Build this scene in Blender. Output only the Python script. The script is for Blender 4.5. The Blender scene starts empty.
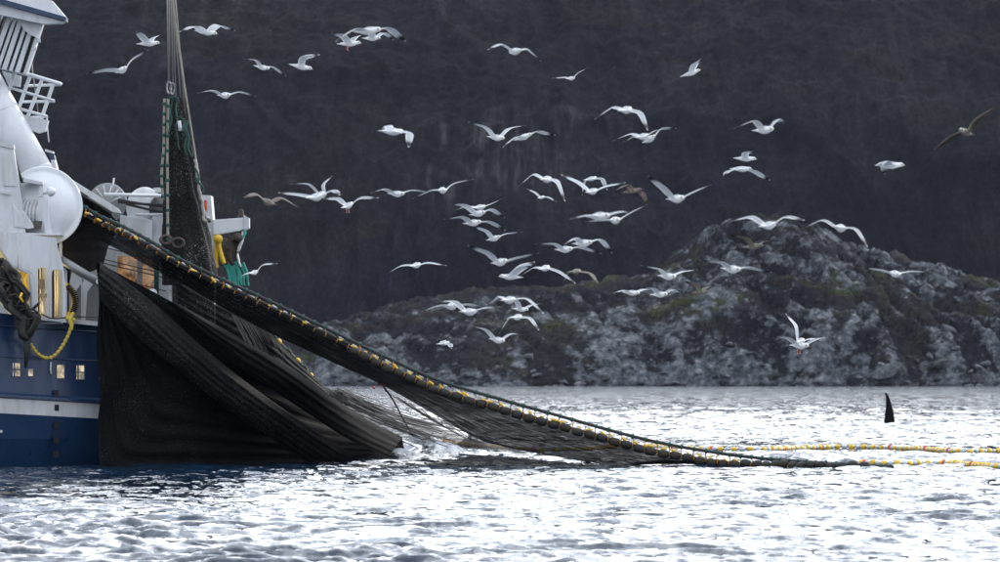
import bpy, bmesh, math, random
import numpy as np
from mathutils import Vector, Matrix, noise
from mathutils.geometry import tessellate_polygon

random.seed(7)
rng = np.random.default_rng(7)
C = bpy.context.scene.collection
sc = bpy.context.scene

# ------------------------------------------------------------------ camera
CAM_H, HORIZON, FPX = 3.15, 370.0, 200.0 / 36.0 * 1000.0
PITCH = math.atan((HORIZON - 281.0) / FPX)
cam = bpy.data.objects.new('camera', bpy.data.cameras.new('camera'))
C.objects.link(cam)
cam.data.lens = 200; cam.data.sensor_width = 36
cam.data.clip_start = 1; cam.data.clip_end = 20000
cam.location = (0, 0, CAM_H)
cam.rotation_euler = (math.pi / 2 + PITCH, 0, 0)
cam.data.dof.use_dof = True
cam.data.dof.focus_distance = 165
cam.data.dof.aperture_fstop = 3.4
sc.camera = cam

# ------------------------------------------------------------------ world and sun
SUN_EL, SUN_AZ = math.radians(16), math.radians(33)     # azimuth from +Y towards +X
w = bpy.data.worlds.new('World'); sc.world = w; w.use_nodes = True
nt = w.node_tree
sky = nt.nodes.new('ShaderNodeTexSky'); sky.sky_type = 'NISHITA'; sky.sun_disc = False
sky.sun_elevation = SUN_EL; sky.sun_rotation = SUN_AZ
sky.air_density = 1.0; sky.dust_density = 2.0; sky.ozone_density = 2.0
# thin bright cloud over most of the sky: soft patches, a little brighter around the sun
def cloud_layer():
    tc = nt.nodes.new('ShaderNodeTexCoord'); mp = nt.nodes.new('ShaderNodeMapping'); mp.inputs['Scale'].default_value = (1, 1, 3.0)
    nt.links.new(tc.outputs['Generated'], mp.inputs[0])
    nz = nt.nodes.new('ShaderNodeTexNoise'); nz.inputs['Scale'].default_value = 3.2; nz.inputs['Detail'].default_value = 6
    nt.links.new(mp.outputs[0], nz.inputs['Vector'])
    r = nt.nodes.new('ShaderNodeValToRGB')
    r.color_ramp.elements[0].position = 0.34; r.color_ramp.elements[0].color = (0.62, 0.69, 0.80, 1)
    r.color_ramp.elements[1].position = 0.66; r.color_ramp.elements[1].color = (1.02, 1.04, 1.08, 1)
    nt.links.new(nz.outputs['Fac'], r.inputs[0])
    g = nt.nodes.new('ShaderNodeVectorMath'); g.operation = 'SCALE'; g.inputs['Scale'].default_value = 8.2
    # the cloud glows more the nearer it lies to the sun behind it
    dp = nt.nodes.new('ShaderNodeVectorMath'); dp.operation = 'DOT_PRODUCT'
    dp.inputs[1].default_value = (math.sin(SUN_AZ) * math.cos(SUN_EL), math.cos(SUN_AZ) * math.cos(SUN_EL), math.sin(SUN_EL))
    nt.links.new(tc.outputs['Generated'], dp.inputs[0])
    lb = nt.nodes.new('ShaderNodeMapRange'); lb.interpolation_type = 'SMOOTHSTEP'
    for i_, v_ in ((1, -0.1), (2, 1.0), (3, 1.0), (4, 1.9)): lb.inputs[i_].default_value = v_
    nt.links.new(dp.outputs['Value'], lb.inputs[0])
    gm = nt.nodes.new('ShaderNodeVectorMath'); gm.operation = 'SCALE'
    nt.links.new(r.outputs[0], gm.inputs[0]); nt.links.new(lb.outputs[0], gm.inputs['Scale'])
    nt.links.new(gm.outputs[0], g.inputs[0])
    m = nt.nodes.new('ShaderNodeMix'); m.data_type = 'RGBA'; m.inputs[0].default_value = 0.88
    nt.links.new(sky.outputs[0], m.inputs[6]); nt.links.new(g.outputs[0], m.inputs[7])
    nt.links.new(m.outputs[2], nt.nodes['Background'].inputs[0])
cloud_layer()
nt.nodes['Background'].inputs[1].default_value = 0.15
sl = bpy.data.objects.new('sun', bpy.data.lights.new('sun', 'SUN')); C.objects.link(sl)
sl.data.energy = 1.0; sl.data.angle = math.radians(10); sl.data.color = (1.0, 0.95, 0.87)
sd = Vector((math.sin(SUN_AZ) * math.cos(SUN_EL), math.cos(SUN_AZ) * math.cos(SUN_EL), math.sin(SUN_EL)))
sl.rotation_euler = sd.to_track_quat('Z', 'Y').to_euler()
sl.location = sd * 300
sc.view_settings.view_transform = 'Standard'; sc.view_settings.look = 'None'
sc.view_settings.gamma = 1.0; sc.view_settings.use_curve_mapping = False
sc.view_settings.exposure = 0.70
sc.render.engine = 'CYCLES'
sc.cycles.max_bounces = 8; sc.cycles.transparent_max_bounces = 24
sc.cycles.use_denoising = True

# ------------------------------------------------------------------ helpers
CT, ST = math.cos(PITCH), math.sin(PITCH)
def P(px, py, Y):
    """photo position (1000 x 562) at world depth Y -> world point"""
    cx, cy = px - 500.0, 281.0 - py
    dy = FPX * CT - cy * ST
    dz = FPX * ST + cy * CT
    k = Y / dy
    return Vector((cx * k, Y, CAM_H + dz * k))

def surf(px, py):
    """the point of the sea surface seen at a photo position"""
    cx, cy = px - 500.0, 281.0 - py
    dy = FPX * CT - cy * ST; dz = FPX * ST + cy * CT
    k = -CAM_H / dz
    return Vector((cx * k, dy * k, 0))

def tag(o, label=None, cat=None, group=None, kind=None):
    if label: o['label'] = label
    if cat: o['category'] = cat
    if group: o['group'] = group
    if kind: o['kind'] = kind
    return o

def empty(name, loc, label, cat, group=None):
    o = bpy.data.objects.new(name, None); C.objects.link(o)
    o.location = loc; o.empty_display_size = 0.5
    return tag(o, label, cat, group)

def wloc(o):
    v = Vector((0, 0, 0))
    while o is not None:
        v = v + Vector(o.location); o = o.parent
    return v

def link_mesh(name, me, mat, parent=None, loc=None):
    o = bpy.data.objects.new(name, me); C.objects.link(o)
    if mat is not None:
        for m in (mat if isinstance(mat, (list, tuple)) else [mat]):
            me.materials.append(m)
    if parent is not None: o.parent = parent
    if loc is not None: o.location = loc
    return o

class MB:
    def __init__(self): self.v = []; self.f = []; self.m = []; self.s = []
    def add(self, vs, fs, mi=0, smooth=False):
        b = len(self.v); self.v += [Vector(p) for p in vs]
        for f in fs:
            self.f.append([b + i for i in f]); self.m.append(mi); self.s.append(smooth)
    def hexa(self, a, mi=0):     # 8 corners: bottom 4, top 4
        self.add(a, [(3, 2, 1, 0), (4, 5, 6, 7), (0, 1, 5, 4), (1, 2, 6, 5), (2, 3, 7, 6), (3, 0, 4, 7)], mi)
    def box(self, x0, x1, y0, y1, z0, z1, mi=0):
        self.hexa([(x0, y0, z0), (x1, y0, z0), (x1, y1, z0), (x0, y1, z0), (x0, y0, z1), (x1, y0, z1), (x1, y1, z1), (x0, y1, z1)], mi)
    def obox(self, c, ax, ay, az, mi=0):   # oriented box from centre and half axes
        c, ax, ay, az = map(Vector, (c, ax, ay, az))
        self.hexa([c - ax - ay - az, c + ax - ay - az, c + ax + ay - az, c - ax + ay - az,
                   c - ax - ay + az, c + ax - ay + az, c + ax + ay + az, c - ax + ay + az], mi)
    def plate(self, outer, holes, Y0, Y1, mi=0):
        """polygon given in photo positions, with holes, at depth Y0 and thick to Y1"""
        loops = [outer] + list(holes)
        front = [[P(x, y, Y0) for x, y in l] for l in loops]
        back = [[Vector((p.x, p.y + (Y1 - Y0), p.z)) for p in l] for l in front]
        flat = [[Vector((p.x, p.z, 0)) for p in l] for l in front]
        tris = tessellate_polygon(flat)
        fv = [p for l in front for p in l]; bv = [p for l in back for p in l]
        n = len(fv)
        self.add(fv + bv, [tuple(t) for t in tris] + [tuple(i + n for i in reversed(t)) for t in tris], mi)
        for lf, lb in zip(front, back):
            k = len(lf)
            self.add(lf + lb, [(i, (i + 1) % k, k + (i + 1) % k, k + i) for i in range(k)], mi)
    def tube(self, pts, r, n=8, mi=0, cap=True):
        pts = [Vector(p) for p in pts]
        rs = r if isinstance(r, (list, tuple)) else [r] * len(pts)
        rings = []; up = None
        for i, p in enumerate(pts):
            d = (pts[min(i + 1, len(pts) - 1)] - pts[max(i - 1, 0)])
            if d.length < 1e-9: d = Vector((0, 0, 1))
            d.normalize()
            if up is None:
                up = Vector((0, 0, 1)) if abs(d.z) < 0.9 else Vector((0, 1, 0))
            a = d.cross(up).normalized(); b = a.cross(d).normalized(); up = b
            rings.append([p + (a * math.cos(t) + b * math.sin(t)) * rs[i] for t in [2 * math.pi * k / n for k in range(n)]])
        vs = [q for rr in rings for q in rr]; fs = []
        for i in range(len(rings) - 1):
            for k in range(n):
                fs.append((i * n + k, i * n + (k + 1) % n, (i + 1) * n + (k + 1) % n, (i + 1) * n + k))
        self.add(vs, fs, mi, True)
        if cap:
            self.add(rings[0], [tuple(range(n))], mi); self.add(rings[-1], [tuple(reversed(range(n)))], mi)
    def lathe(self, c, axis, prof, n=32, mi=0):
        """prof: list of (distance along axis, radius)"""
        axis = Vector(axis).normalized(); c = Vector(c)
        up = Vector((0, 0, 1)) if abs(axis.z) < 0.9 else Vector((0, 1, 0))
        a = axis.cross(up).normalized(); b = a.cross(axis).normalized()
        vs = []; fs = []
        for (h, r) in prof:
            for k in range(n):
                t = 2 * math.pi * k / n
                vs.append(c + axis * h + (a * math.cos(t) + b * math.sin(t)) * max(r, 1e-4))
        for i in range(len(prof) - 1):
            for k in range(n):
                fs.append((i * n + k, (i + 1) * n + k, (i + 1) * n + (k + 1) % n, i * n + (k + 1) % n))
        self.add(vs, fs, mi, True)
    def build(self, name, mat, parent=None, kind=None, label=None, bevel=0):
        o0 = wloc(parent) if parent is not None else None
        if o0 is None:
            lo = Vector((min(p.x for p in self.v), min(p.y for p in self.v), min(p.z for p in self.v)))
            hi = Vector((max(p.x for p in self.v), max(p.y for p in self.v), max(p.z for p in self.v)))
            o0 = Vector(((lo.x + hi.x) / 2, (lo.y + hi.y) / 2, lo.z)); loc = o0
        else: loc = None
        me = bpy.data.meshes.new(name)
        me.from_pydata([tuple(p - o0) for p in self.v], [], self.f)
        me.polygons.foreach_set('material_index', self.m)
        me.polygons.foreach_set('use_smooth', self.s)
        me.update()
        bm = bmesh.new(); bm.from_mesh(me); bmesh.ops.remove_doubles(bm, verts=bm.verts, dist=1e-5)
        bmesh.ops.recalc_face_normals(bm, faces=bm.faces); bm.to_mesh(me); bm.free()
        o = link_mesh(name, me, mat, parent, loc)
        if bevel:
            md = o.modifiers.new('bevel', 'BEVEL'); md.width = bevel; md.segments = 2; md.limit_method = 'ANGLE'
        if kind: o['kind'] = kind
        if label: o['label'] = label
        return o

def resample(pts, n):
    """catmull-rom through pts (Vectors or tuples) then n points even in arc length"""
    pts = [Vector(p) for p in pts]
    out = []
    for i in range(len(pts) - 1):
        p0, p1, p2, p3 = pts[max(i - 1, 0)], pts[i], pts[i + 1], pts[min(i + 2, len(pts) - 1)]
        for k in range(12):
            t = k / 12
            out.append(0.5 * ((2 * p1) + (p2 - p0) * t + (2 * p0 - 5 * p1 + 4 * p2 - p3) * t * t + (3 * p1 - p0 - 3 * p2 + p3) * t ** 3))
    out.append(pts[-1])
    L = [0]
    for a, b in zip(out, out[1:]): L.append(L[-1] + (b - a).length)
    res = []; j = 0
    for i in range(n):
        s = L[-1] * i / (n - 1)
        while j < len(L) - 2 and L[j + 1] < s: j += 1
        d = L[j + 1] - L[j]
        res.append(out[j].lerp(out[j + 1], (s - L[j]) / d if d > 1e-9 else 0))
    return res

def curve_len(pts):
    q = resample(pts, 200); return sum((b - a).length for a, b in zip(q, q[1:]))

# ------------------------------------------------------------------ materials
def mat(name):
    m = bpy.data.materials.new(name); m.use_nodes = True
    return m, m.node_tree, m.node_tree.nodes['Principled BSDF']

def N(t, typ, **kw):
    n = t.nodes.new(typ)
    for k, v in kw.items():
        if k.startswith('i_'):
            key = k[2:]
            n.inputs[int(key) if key.isdigit() else key].default_value = v
        else: setattr(n, k, v)
    return n

def ramp(t, stops, src=None):
    r = t.nodes.new('ShaderNodeValToRGB')
    e = r.color_ramp.elements
    while len(e) < len(stops): e.new(0.5)
    for el, (p, c) in zip(e, stops):
        el.position = p; el.color = (*c, 1) if len(c) == 3 else c
    if src is not None: t.links.new(src, r.inputs[0])
    return r

def mix(t, a, b, fac):
    m = t.nodes.new('ShaderNodeMix'); m.data_type = 'RGBA'
    for val, sock in ((fac, m.inputs[0]), (a, m.inputs[6]), (b, m.inputs[7])):
        if isinstance(val, bpy.types.NodeSocket): t.links.new(val, sock)
        elif isinstance(val, (int, float)): sock.default_value = val
        else: sock.default_value = (*val, 1)
    return m.outputs[2]

def coords(t, scale=(1, 1, 1), kind='Object'):
    tc = N(t, 'ShaderNodeTexCoord'); mp = N(t, 'ShaderNodeMapping'); mp.inputs['Scale'].default_value = scale
    t.links.new(tc.outputs[kind], mp.inputs[0]); return mp.outputs[0]

def noise_tex(t, vec, scale, detail=4, rough=0.55):
    n = N(t, 'ShaderNodeTexNoise'); n.inputs['Scale'].default_value = scale
    n.inputs['Detail'].default_value = detail; n.inputs['Roughness'].default_value = rough
    if vec is not None: t.links.new(vec, n.inputs['Vector'])
    return n.outputs['Fac']

def painted(name, col, dirt=(0.30, 0.27, 0.23), amt=0.35, rust=0.0, rough=0.45, metal=0.0, streak=True):
    m, t, b = mat(name)
    v = coords(t, (1.6, 1.6, 0.22) if streak else (1, 1, 1))
    n1 = noise_tex(t, v, 3.0, 6, 0.6)
    v2 = coords(t)
    n2 = noise_tex(t, v2, 1.3, 5, 0.6)
    r1 = ramp(t, [(0.48, (0, 0, 0)), (0.75, (amt, amt, amt))], n1)
    c = mix(t, col, dirt, r1.outputs[0])
    r2 = ramp(t, [(0.35, (0.86, 0.86, 0.86)), (0.7, (1, 1, 1))], n2)
    mm = t.nodes.new('ShaderNodeMix'); mm.data_type = 'RGBA'; mm.blend_type = 'MULTIPLY'; mm.inputs[0].default_value = 1
    t.links.new(c, mm.inputs[6]); t.links.new(r2.outputs[0], mm.inputs[7]); c = mm.outputs[2]
    if rust > 0:
        v3 = coords(t, (4, 4, 0.8)); n3 = noise_tex(t, v3, 2.0, 8, 0.7)
        r3 = ramp(t, [(0.62, (0, 0, 0)), (0.72, (rust, rust, rust))], n3)
        c = mix(t, c, (0.18, 0.09, 0.04), r3.outputs[0])
    t.links.new(c, b.inputs['Base Color'])
    rr = ramp(t, [(0.3, (rough - 0.1,) * 3), (0.7, (rough + 0.15,) * 3)], n1)
    t.links.new(rr.outputs[0], b.inputs['Roughness']); b.inputs['Metallic'].default_value = metal
    bp = N(t, 'ShaderNodeBump'); bp.inputs['Strength'].default_value = 0.15; bp.inputs['Distance'].default_value = 0.02
    t.links.new(n2, bp.inputs['Height']); t.links.new(bp.outputs[0], b.inputs['Normal'])
    return m

M = {}
M['white'] = painted('white_paint', (0.55, 0.575, 0.61), amt=0.45, rust=0.35)
M['white_clean'] = painted('white_gloss_paint', (0.66, 0.69, 0.73), amt=0.12, rust=0.0, rough=0.3)
M['white_deck'] = painted('deck_fitting_paint', (0.54, 0.56, 0.58), amt=0.5, rust=0.5)
M['navy'] = painted('navy_hull_paint', (0.0045, 0.027, 0.080), dirt=(0.016, 0.042, 0.088), amt=0.6, rust=0.25, rough=0.35)
M['stripe'] = painted('white_hull_stripe', (0.48, 0.50, 0.52), amt=0.6, rust=0.9)
M['draft'] = painted('black_draught_mark', (0.006, 0.006, 0.007), dirt=(0.01, 0.01, 0.01), amt=0.1, rough=0.85)
M['grey'] = painted('galvanised_steel', (0.20, 0.21, 0.225), amt=0.6, rust=0.3, rough=0.4, metal=0.6)
M['dark_steel'] = painted('dark_steel', (0.05, 0.05, 0.055), amt=0.4, rust=0.4, rough=0.5, metal=0.4)
M['cream'] = painted('cream_interior_paint', (0.70, 0.64, 0.48), amt=0.12)
M['yellow'] = painted('yellow_plastic', (0.72, 0.46, 0.02), dirt=(0.3, 0.2, 0.03), amt=0.6, streak=False)
M['yellow_rope'] = painted('yellow_rope', (0.55, 0.42, 0.06), dirt=(0.2, 0.16, 0.06), amt=0.9, rough=0.8, streak=False)
M['orange'] = painted('orange_red_plastic', (0.60, 0.06, 0.02), amt=0.3, streak=False)
M['orange_rope'] = painted('orange_yellow_lashing', (0.36, 0.17, 0.015), dirt=(0.25, 0.1, 0.02), amt=0.8, rough=0.7, streak=False)
M['green'] = painted('green_twine', (0.008, 0.07, 0.055), dirt=(0.008, 0.02, 0.02), amt=0.9, rough=0.8, streak=False)
M['green_bright'] = painted('turquoise_netting_twine', (0.02, 0.22, 0.18), dirt=(0.01, 0.1, 0.09), amt=0.8, rough=0.8, streak=False)
M['tan_rope'] = painted('pale_weathered_rope', (0.27, 0.25, 0.21), dirt=(0.15, 0.13, 0.11), amt=0.8, rough=0.9, streak=False)
M['wire'] = painted('grey_wire', (0.22, 0.21, 0.20), amt=0.4, rough=0.6, streak=False)
M['black_rope'] = painted('black_rope', (0.018, 0.018, 0.02), dirt=(0.05, 0.05, 0.05), amt=0.6, rough=0.75, streak=False)
M['rubber'] = painted('black_rubber_hose', (0.009, 0.008, 0.007), dirt=(0.05, 0.04, 0.032), amt=0.9, rough=0.7, streak=False)
M['pale_float'] = painted('pale_blue_float_foam', (0.42, 0.50, 0.56), dirt=(0.3, 0.3, 0.3), amt=0.4, streak=False)
M['olive_float'] = painted('dark_olive_float', (0.008, 0.009, 0.008), dirt=(0.045, 0.028, 0.008), amt=0.9, rough=0.7, streak=False)
M['brown'] = painted('brown_tarred_rope', (0.028, 0.018, 0.013), dirt=(0.09, 0.065, 0.045), amt=0.7, rough=0.7, streak=False)

def glass(name, col=(0.02, 0.025, 0.03), emit=None, es=0.0):
    m, t, b = mat(name)
    n = noise_tex(t, coords(t, (1, 1, 1)), 2.2, 3)
    r = ramp(t, [(0.35, tuple(x * 0.5 for x in col)), (0.65, tuple(min(1, x * 1.5) for x in col))], n)
    t.links.new(r.outputs[0], b.inputs['Base Color']); b.inputs['Roughness'].default_value = 0.06
    if emit:
        n2 = noise_tex(t, coords(t, (2.5, 2.5, 2.5)), 2.0, 4)
        r2 = ramp(t, [(0.38, tuple(x * 0.15 for x in emit)), (0.62, emit)], n2)
        t.links.new(r2.outputs[0], b.inputs['Emission Color']); b.inputs['Emission Strength'].default_value = es
    return m
M['glass'] = glass('tinted_window_glass')
M['glass_pale'] = glass('pale_reflecting_glass', (0.16, 0.20, 0.22))
M['glass_warm'] = glass('lit_window_glass', (0.10, 0.06, 0.03), (0.85, 0.45, 0.19), 0.24)
M['glass_cream'] = glass('lit_porthole_glass', (0.2, 0.16, 0.1), (1.0, 0.80, 0.52), 0.45)
def lamp_mat():
    m, t, b = mat('lit_deck_lamp')
    b.inputs['Emission Color'].default_value = (1.0, 0.78, 0.42, 1); b.inputs['Emission Strength'].default_value = 9
    return m
M['lamp'] = lamp_mat()

def netting(name, alpha=1.0, scale=(60, 30), speck=0.5, col=(0.0055, 0.0055, 0.007)):
    """knotted black net: UV runs along / across the drape, the twine leaves see-through gaps"""
    m, t, b = mat(name)
    v = coords(t, (1, 1, 1), 'UV')
    ob = coords(t, (1, 1, 1), 'Object')
    # bunched strands along the drape
    sv = coords(t, (scale[0] * 0.05, scale[1] * 3.0, 1), 'UV')
    n1 = noise_tex(t, sv, 1.0, 5, 0.6)
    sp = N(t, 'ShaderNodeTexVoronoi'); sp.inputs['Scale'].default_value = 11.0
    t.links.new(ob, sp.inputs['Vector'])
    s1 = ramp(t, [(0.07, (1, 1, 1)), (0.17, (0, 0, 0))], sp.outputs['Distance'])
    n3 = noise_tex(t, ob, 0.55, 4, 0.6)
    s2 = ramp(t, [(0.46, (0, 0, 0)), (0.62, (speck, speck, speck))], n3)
    mu = N(t, 'ShaderNodeMath', operation='MULTIPLY')
    t.links.new(s1.outputs[0], mu.inputs[0]); t.links.new(s2.outputs[0], mu.inputs[1])
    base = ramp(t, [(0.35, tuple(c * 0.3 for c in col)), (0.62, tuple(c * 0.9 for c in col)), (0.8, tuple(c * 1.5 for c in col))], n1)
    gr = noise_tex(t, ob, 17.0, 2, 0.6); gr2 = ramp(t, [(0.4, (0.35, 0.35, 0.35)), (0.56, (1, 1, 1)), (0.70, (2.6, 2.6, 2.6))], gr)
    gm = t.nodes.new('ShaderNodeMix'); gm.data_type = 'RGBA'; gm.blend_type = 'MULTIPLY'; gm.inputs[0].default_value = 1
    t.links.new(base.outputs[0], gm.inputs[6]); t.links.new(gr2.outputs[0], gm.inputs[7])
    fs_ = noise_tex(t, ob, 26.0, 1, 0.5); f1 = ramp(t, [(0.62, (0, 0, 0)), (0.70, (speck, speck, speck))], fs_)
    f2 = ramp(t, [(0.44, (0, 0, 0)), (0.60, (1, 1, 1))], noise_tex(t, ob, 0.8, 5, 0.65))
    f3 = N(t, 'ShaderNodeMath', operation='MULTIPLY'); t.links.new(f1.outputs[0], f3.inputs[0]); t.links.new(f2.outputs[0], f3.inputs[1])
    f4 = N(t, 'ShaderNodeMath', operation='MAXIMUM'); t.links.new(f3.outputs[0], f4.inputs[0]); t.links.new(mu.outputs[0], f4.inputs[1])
    c = mix(t, gm.outputs[2], (0.26, 0.255, 0.24), f4.outputs[0])  # pale specks paint the glints of the net knots into the colour
    t.links.new(c, b.inputs['Base Color'])
    b.inputs['Roughness'].default_value = 0.75
    b.inputs['Specular IOR Level'].default_value = 0.12
    bp = N(t, 'ShaderNodeBump'); bp.inputs['Strength'].default_value = 0.6; bp.inputs['Distance'].default_value = 0.05
    t.links.new(n1, bp.inputs['Height']); t.links.new(bp.outputs[0], b.inputs['Normal'])
    if alpha < 1:
        lo = 0.5 + (min(alpha, .9) - 0.5) * 0.14      # share of the cloth closed by bunched twine
        n5 = noise_tex(t, coords(t, (scale[0] * 0.25, scale[1] * (9.0 if alpha > .7 else 5.0), 1), 'UV'), 1.0, 3, 0.7)
        a = ramp(t, [(lo - 0.06, (1, 1, 1)), (lo + 0.06, (alpha * alpha * 0.97,) * 3)], n5)
        t.links.new(a.outputs[0], b.inputs['Alpha'])
    return m
M['net'] = netting('black_purse_net', 1.0, speck=0.22)
M['net_glint'] = netting('black_purse_net_painted_glints', 1.0, speck=.7, col=(0.014, 0.014, 0.015))  # paler copy of the net with more glints painted in
M['net_open'] = netting('black_purse_net_open_mesh', 0.90, (60, 16), 0.9, (0.007, 0.008, 0.010))
M['net_semi'] = netting('black_net_single_layer', 0.88, (40, 20), 0.8)
M['net_sheer'] = netting('black_net_sheer', 0.62, (30, 20), 0.5)

# feathers
def feather_mat():
    m, t, b = mat('feathers')
    a = N(t, 'ShaderNodeAttribute', attribute_name='plumage')
    n = noise_tex(t, coords(t), 22.0, 3)
    r = ramp(t, [(0.3, (0.88, 0.88, 0.88)), (0.7, (1, 1, 1))], n)
    mm = t.nodes.new('ShaderNodeMix'); mm.data_type = 'RGBA'; mm.blend_type = 'MULTIPLY'; mm.inputs[0].default_value = 1
    t.links.new(a.outputs['Color'], mm.inputs[6]); t.links.new(r.outputs[0], mm.inputs[7])
    t.links.new(mm.outputs[2], b.inputs['Base Color']); b.inputs['Roughness'].default_value = 0.6
    tr = N(t, 'ShaderNodeBsdfTranslucent'); t.links.new(mm.outputs[2], tr.inputs[0])
    ms = N(t, 'ShaderNodeMixShader'); ms.inputs[0].default_value = 0.42
    t.links.new(b.outputs[0], ms.inputs[1]); t.links.new(tr.outputs[0], ms.inputs[2])
    t.links.new(ms.outputs[0], t.nodes['Material Output'].inputs[0])
    return m
M['feather'] = feather_mat()

# ------------------------------------------------------------------ sea
def build_sea():
    dense = np.radians(np.arange(-6.6, 6.6001, 0.036))
    side = np.radians(np.array([7.2, 8.2, 10, 12.5, 16, 21, 28, 38, 52, 70, 90, 115, 140, 160, 180]))
    ang = np.concatenate([-side[:-1][::-1], dense, side])     # last one closes the ring
    rows = np.concatenate([np.geomspace(0.6, 80, 40)[:-1], np.exp(np.arange(math.log(80), math.log(420), 0.00145)),
                           np.geomspace(420.8, 1250, 540), np.geomspace(1300, 5000, 20)])
    A, R = np.meshgrid(ang, rows)
    X = R * np.sin(A); Y = R * np.cos(A)
    dR = np.gradient(rows)[:, None] * np.ones_like(X)
    dA = np.maximum(np.gradient(ang)[None, :] * R, 1e-3)
    res = np.maximum(dR, dA)
    Z = np.zeros_like(X); DX = np.zeros_like(X); DY = np.zeros_like(X)
    wx = X + 1.2 * np.sin(Y * 0.11 + 1.3) + 0.5 * np.sin(X * 0.37 + Y * 0.21)
    wy = Y + 1.5 * np.sin(X * 0.13 + 0.4) + 0.6 * np.sin(Y * 0.31 - X * 0.17 + 2)
    gust = 0.75 + 0.35 * np.sin(X * 0.05 + 1.1 * np.sin(Y * 0.031)) * np.sin(Y * 0.043 + 0.8) + 0.2 * np.sin(X * 0.21 + Y * 0.09)
    K = 110
    wind = math.radians(-62)
    for i in range(K):
        lam = 0.28 * (3.4 / 0.28) ** (rng.random())
        th = wind + rng.normal(0, 0.62)
        kx, ky = 2 * math.pi / lam * math.cos(th), 2 * math.pi / lam * math.sin(th)
        amp = 0.0080 * lam ** 0.62 * (1 if lam < 1.8 else .72) * (0.6 + 0.8 * rng.random())
        ph = rng.random() * 2 * math.pi
        fade = np.clip((lam / res - 1.6) / 2.0, 0, 1)
        a = amp * fade * gust
        arg = kx * wx + ky * wy + ph
        s, c = np.sin(arg), np.cos(arg)
        Z += a * s
        q = 0.75
        DX += q * a * c * math.cos(th); DY += q * a * c * math.sin(th)
    # churned heap of water where the net goes under
    foam = np.zeros_like(Z)
    for (px, py, hh, sx, sy) in ((418, 452, 0.60, 0.85, 2.2), (402, 457, 0.35, 0.8, 2), (436, 453, 0.42, 0.7, 2.2), (450, 454, 0.2, 1.0, 3.0), (470, 452, .10, 1.5, 2.5), (60, 470, 0.10, 0.8, 1.5), (889, 426, 0.10, 1.1, 4.0)):
        c0 = surf(px, py)
        g = np.exp(-((X - c0.x) / sx) ** 2 - ((Y - c0.y) / sy) ** 2)
        rough = 0.75 + 0.3 * np.sin(wx * 7 + 2 * np.sin(wy * 3)) * np.sin(wy * 5 + wx * 2)
        Z += hh * g * rough; foam = np.maximum(foam, g * (0.9 if hh > 0.15 else 0.35))
    verts = np.stack([X + DX, Y + DY, Z], -1).reshape(-1, 3)
    nr, nc = X.shape
    idx = np.arange(nr * nc).reshape(nr, nc)
    q = np.stack([idx[:-1, :-1], idx[:-1, 1:], idx[1:, 1:], idx[1:, :-1]], -1).reshape(-1, 4)
    # close the ring behind the camera: the first angle joins the last
    q2 = np.stack([idx[:-1, -1], idx[:-1, 0], idx[1:, 0], idx[1:, -1]], -1).reshape(-1, 4)
    q = np.concatenate([q, q2])[:, ::-1]
    me = bpy.data.meshes.new('sea')
    me.vertices.add(len(verts)); me.vertices.foreach_set('co', verts.ravel())
    me.loops.add(q.size); me.loops.foreach_set('vertex_index', q.ravel().astype(np.int32))
    me.polygons.add(len(q)); me.polygons.foreach_set('loop_start', np.arange(0, q.size, 4, dtype=np.int32))
    me.update(calc_edges=True); me.polygons.foreach_set('use_smooth', np.ones(len(q), dtype=bool))
    at = me.attributes.new('foam', 'FLOAT', 'POINT'); at.data.foreach_set('value', foam.ravel())
    m, t, b = mat('sea_water')
    b.inputs['Base Color'].default_value = (0.006, 0.018, 0.035, 1)
    b.inputs['IOR'].default_value = 1.333
    b.inputs['Roughness'].default_value = 0.05
    g = N(t, 'ShaderNodeNewGeometry')
    mp = N(t, 'ShaderNodeMapping'); mp.inputs['Scale'].default_value = (1.0, 0.7, 1); mp.inputs['Rotation'].default_value = (0, 0, 0.4)
    t.links.new(g.outputs['Position'], mp.inputs[0])
    # small wavelets as slopes added to the surface normal
    def slopes(scale, k):
        n = N(t, 'ShaderNodeTexNoise'); n.inputs['Scale'].default_value = scale; n.inputs['Detail'].default_value = 3; n.inputs['Roughness'].default_value = .55
        t.links.new(mp.outputs[0], n.inputs['Vector'])
        v = N(t, 'ShaderNodeVectorMath', operation='SUBTRACT'); v.inputs[1].default_value = (.5, .5, .5); t.links.new(n.outputs['Color'], v.inputs[0])
        v2 = N(t, 'ShaderNodeVectorMath', operation='MULTIPLY'); v2.inputs[1].default_value = (k, k, 0); t.links.new(v.outputs[0], v2.inputs[0])
        return v2.outputs[0]
    ad = N(t, 'ShaderNodeVectorMath', operation='ADD'); ad0 = N(t, 'ShaderNodeVectorMath', operation='ADD'); t.links.new(slopes(3.2, 0.85), ad0.inputs[0]); t.links.new(slopes(9.0, 0.45), ad0.inputs[1]); t.links.new(ad0.outputs[0], ad.inputs[0]); t.links.new(slopes(0.9, 0.9), ad.inputs[1])
    ad2 = N(t, 'ShaderNodeVectorMath', operation='ADD'); t.links.new(ad.outputs[0], ad2.inputs[0]); t.links.new(g.outputs['Normal'], ad2.inputs[1])
    nm = N(t, 'ShaderNodeVectorMath', operation='NORMALIZE'); t.links.new(ad2.outputs[0], nm.inputs[0]); t.links.new(nm.outputs[0], b.inputs['Normal'])
    fa = N(t, 'ShaderNodeAttribute', attribute_name='foam')
    fn = noise_tex(t, g.outputs['Position'], 5.0, 6, 0.7)
    s = N(t, 'ShaderNodeMath', operation='ADD'); t.links.new(fn, s.inputs[0]); t.links.new(fa.outputs['Fac'], s.inputs[1])
    fr = ramp(t, [(1.02 / 1.0 * 0.98, (0, 0, 0)), (1.0, (0.6, 0.6, 0.6))], None)
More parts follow.
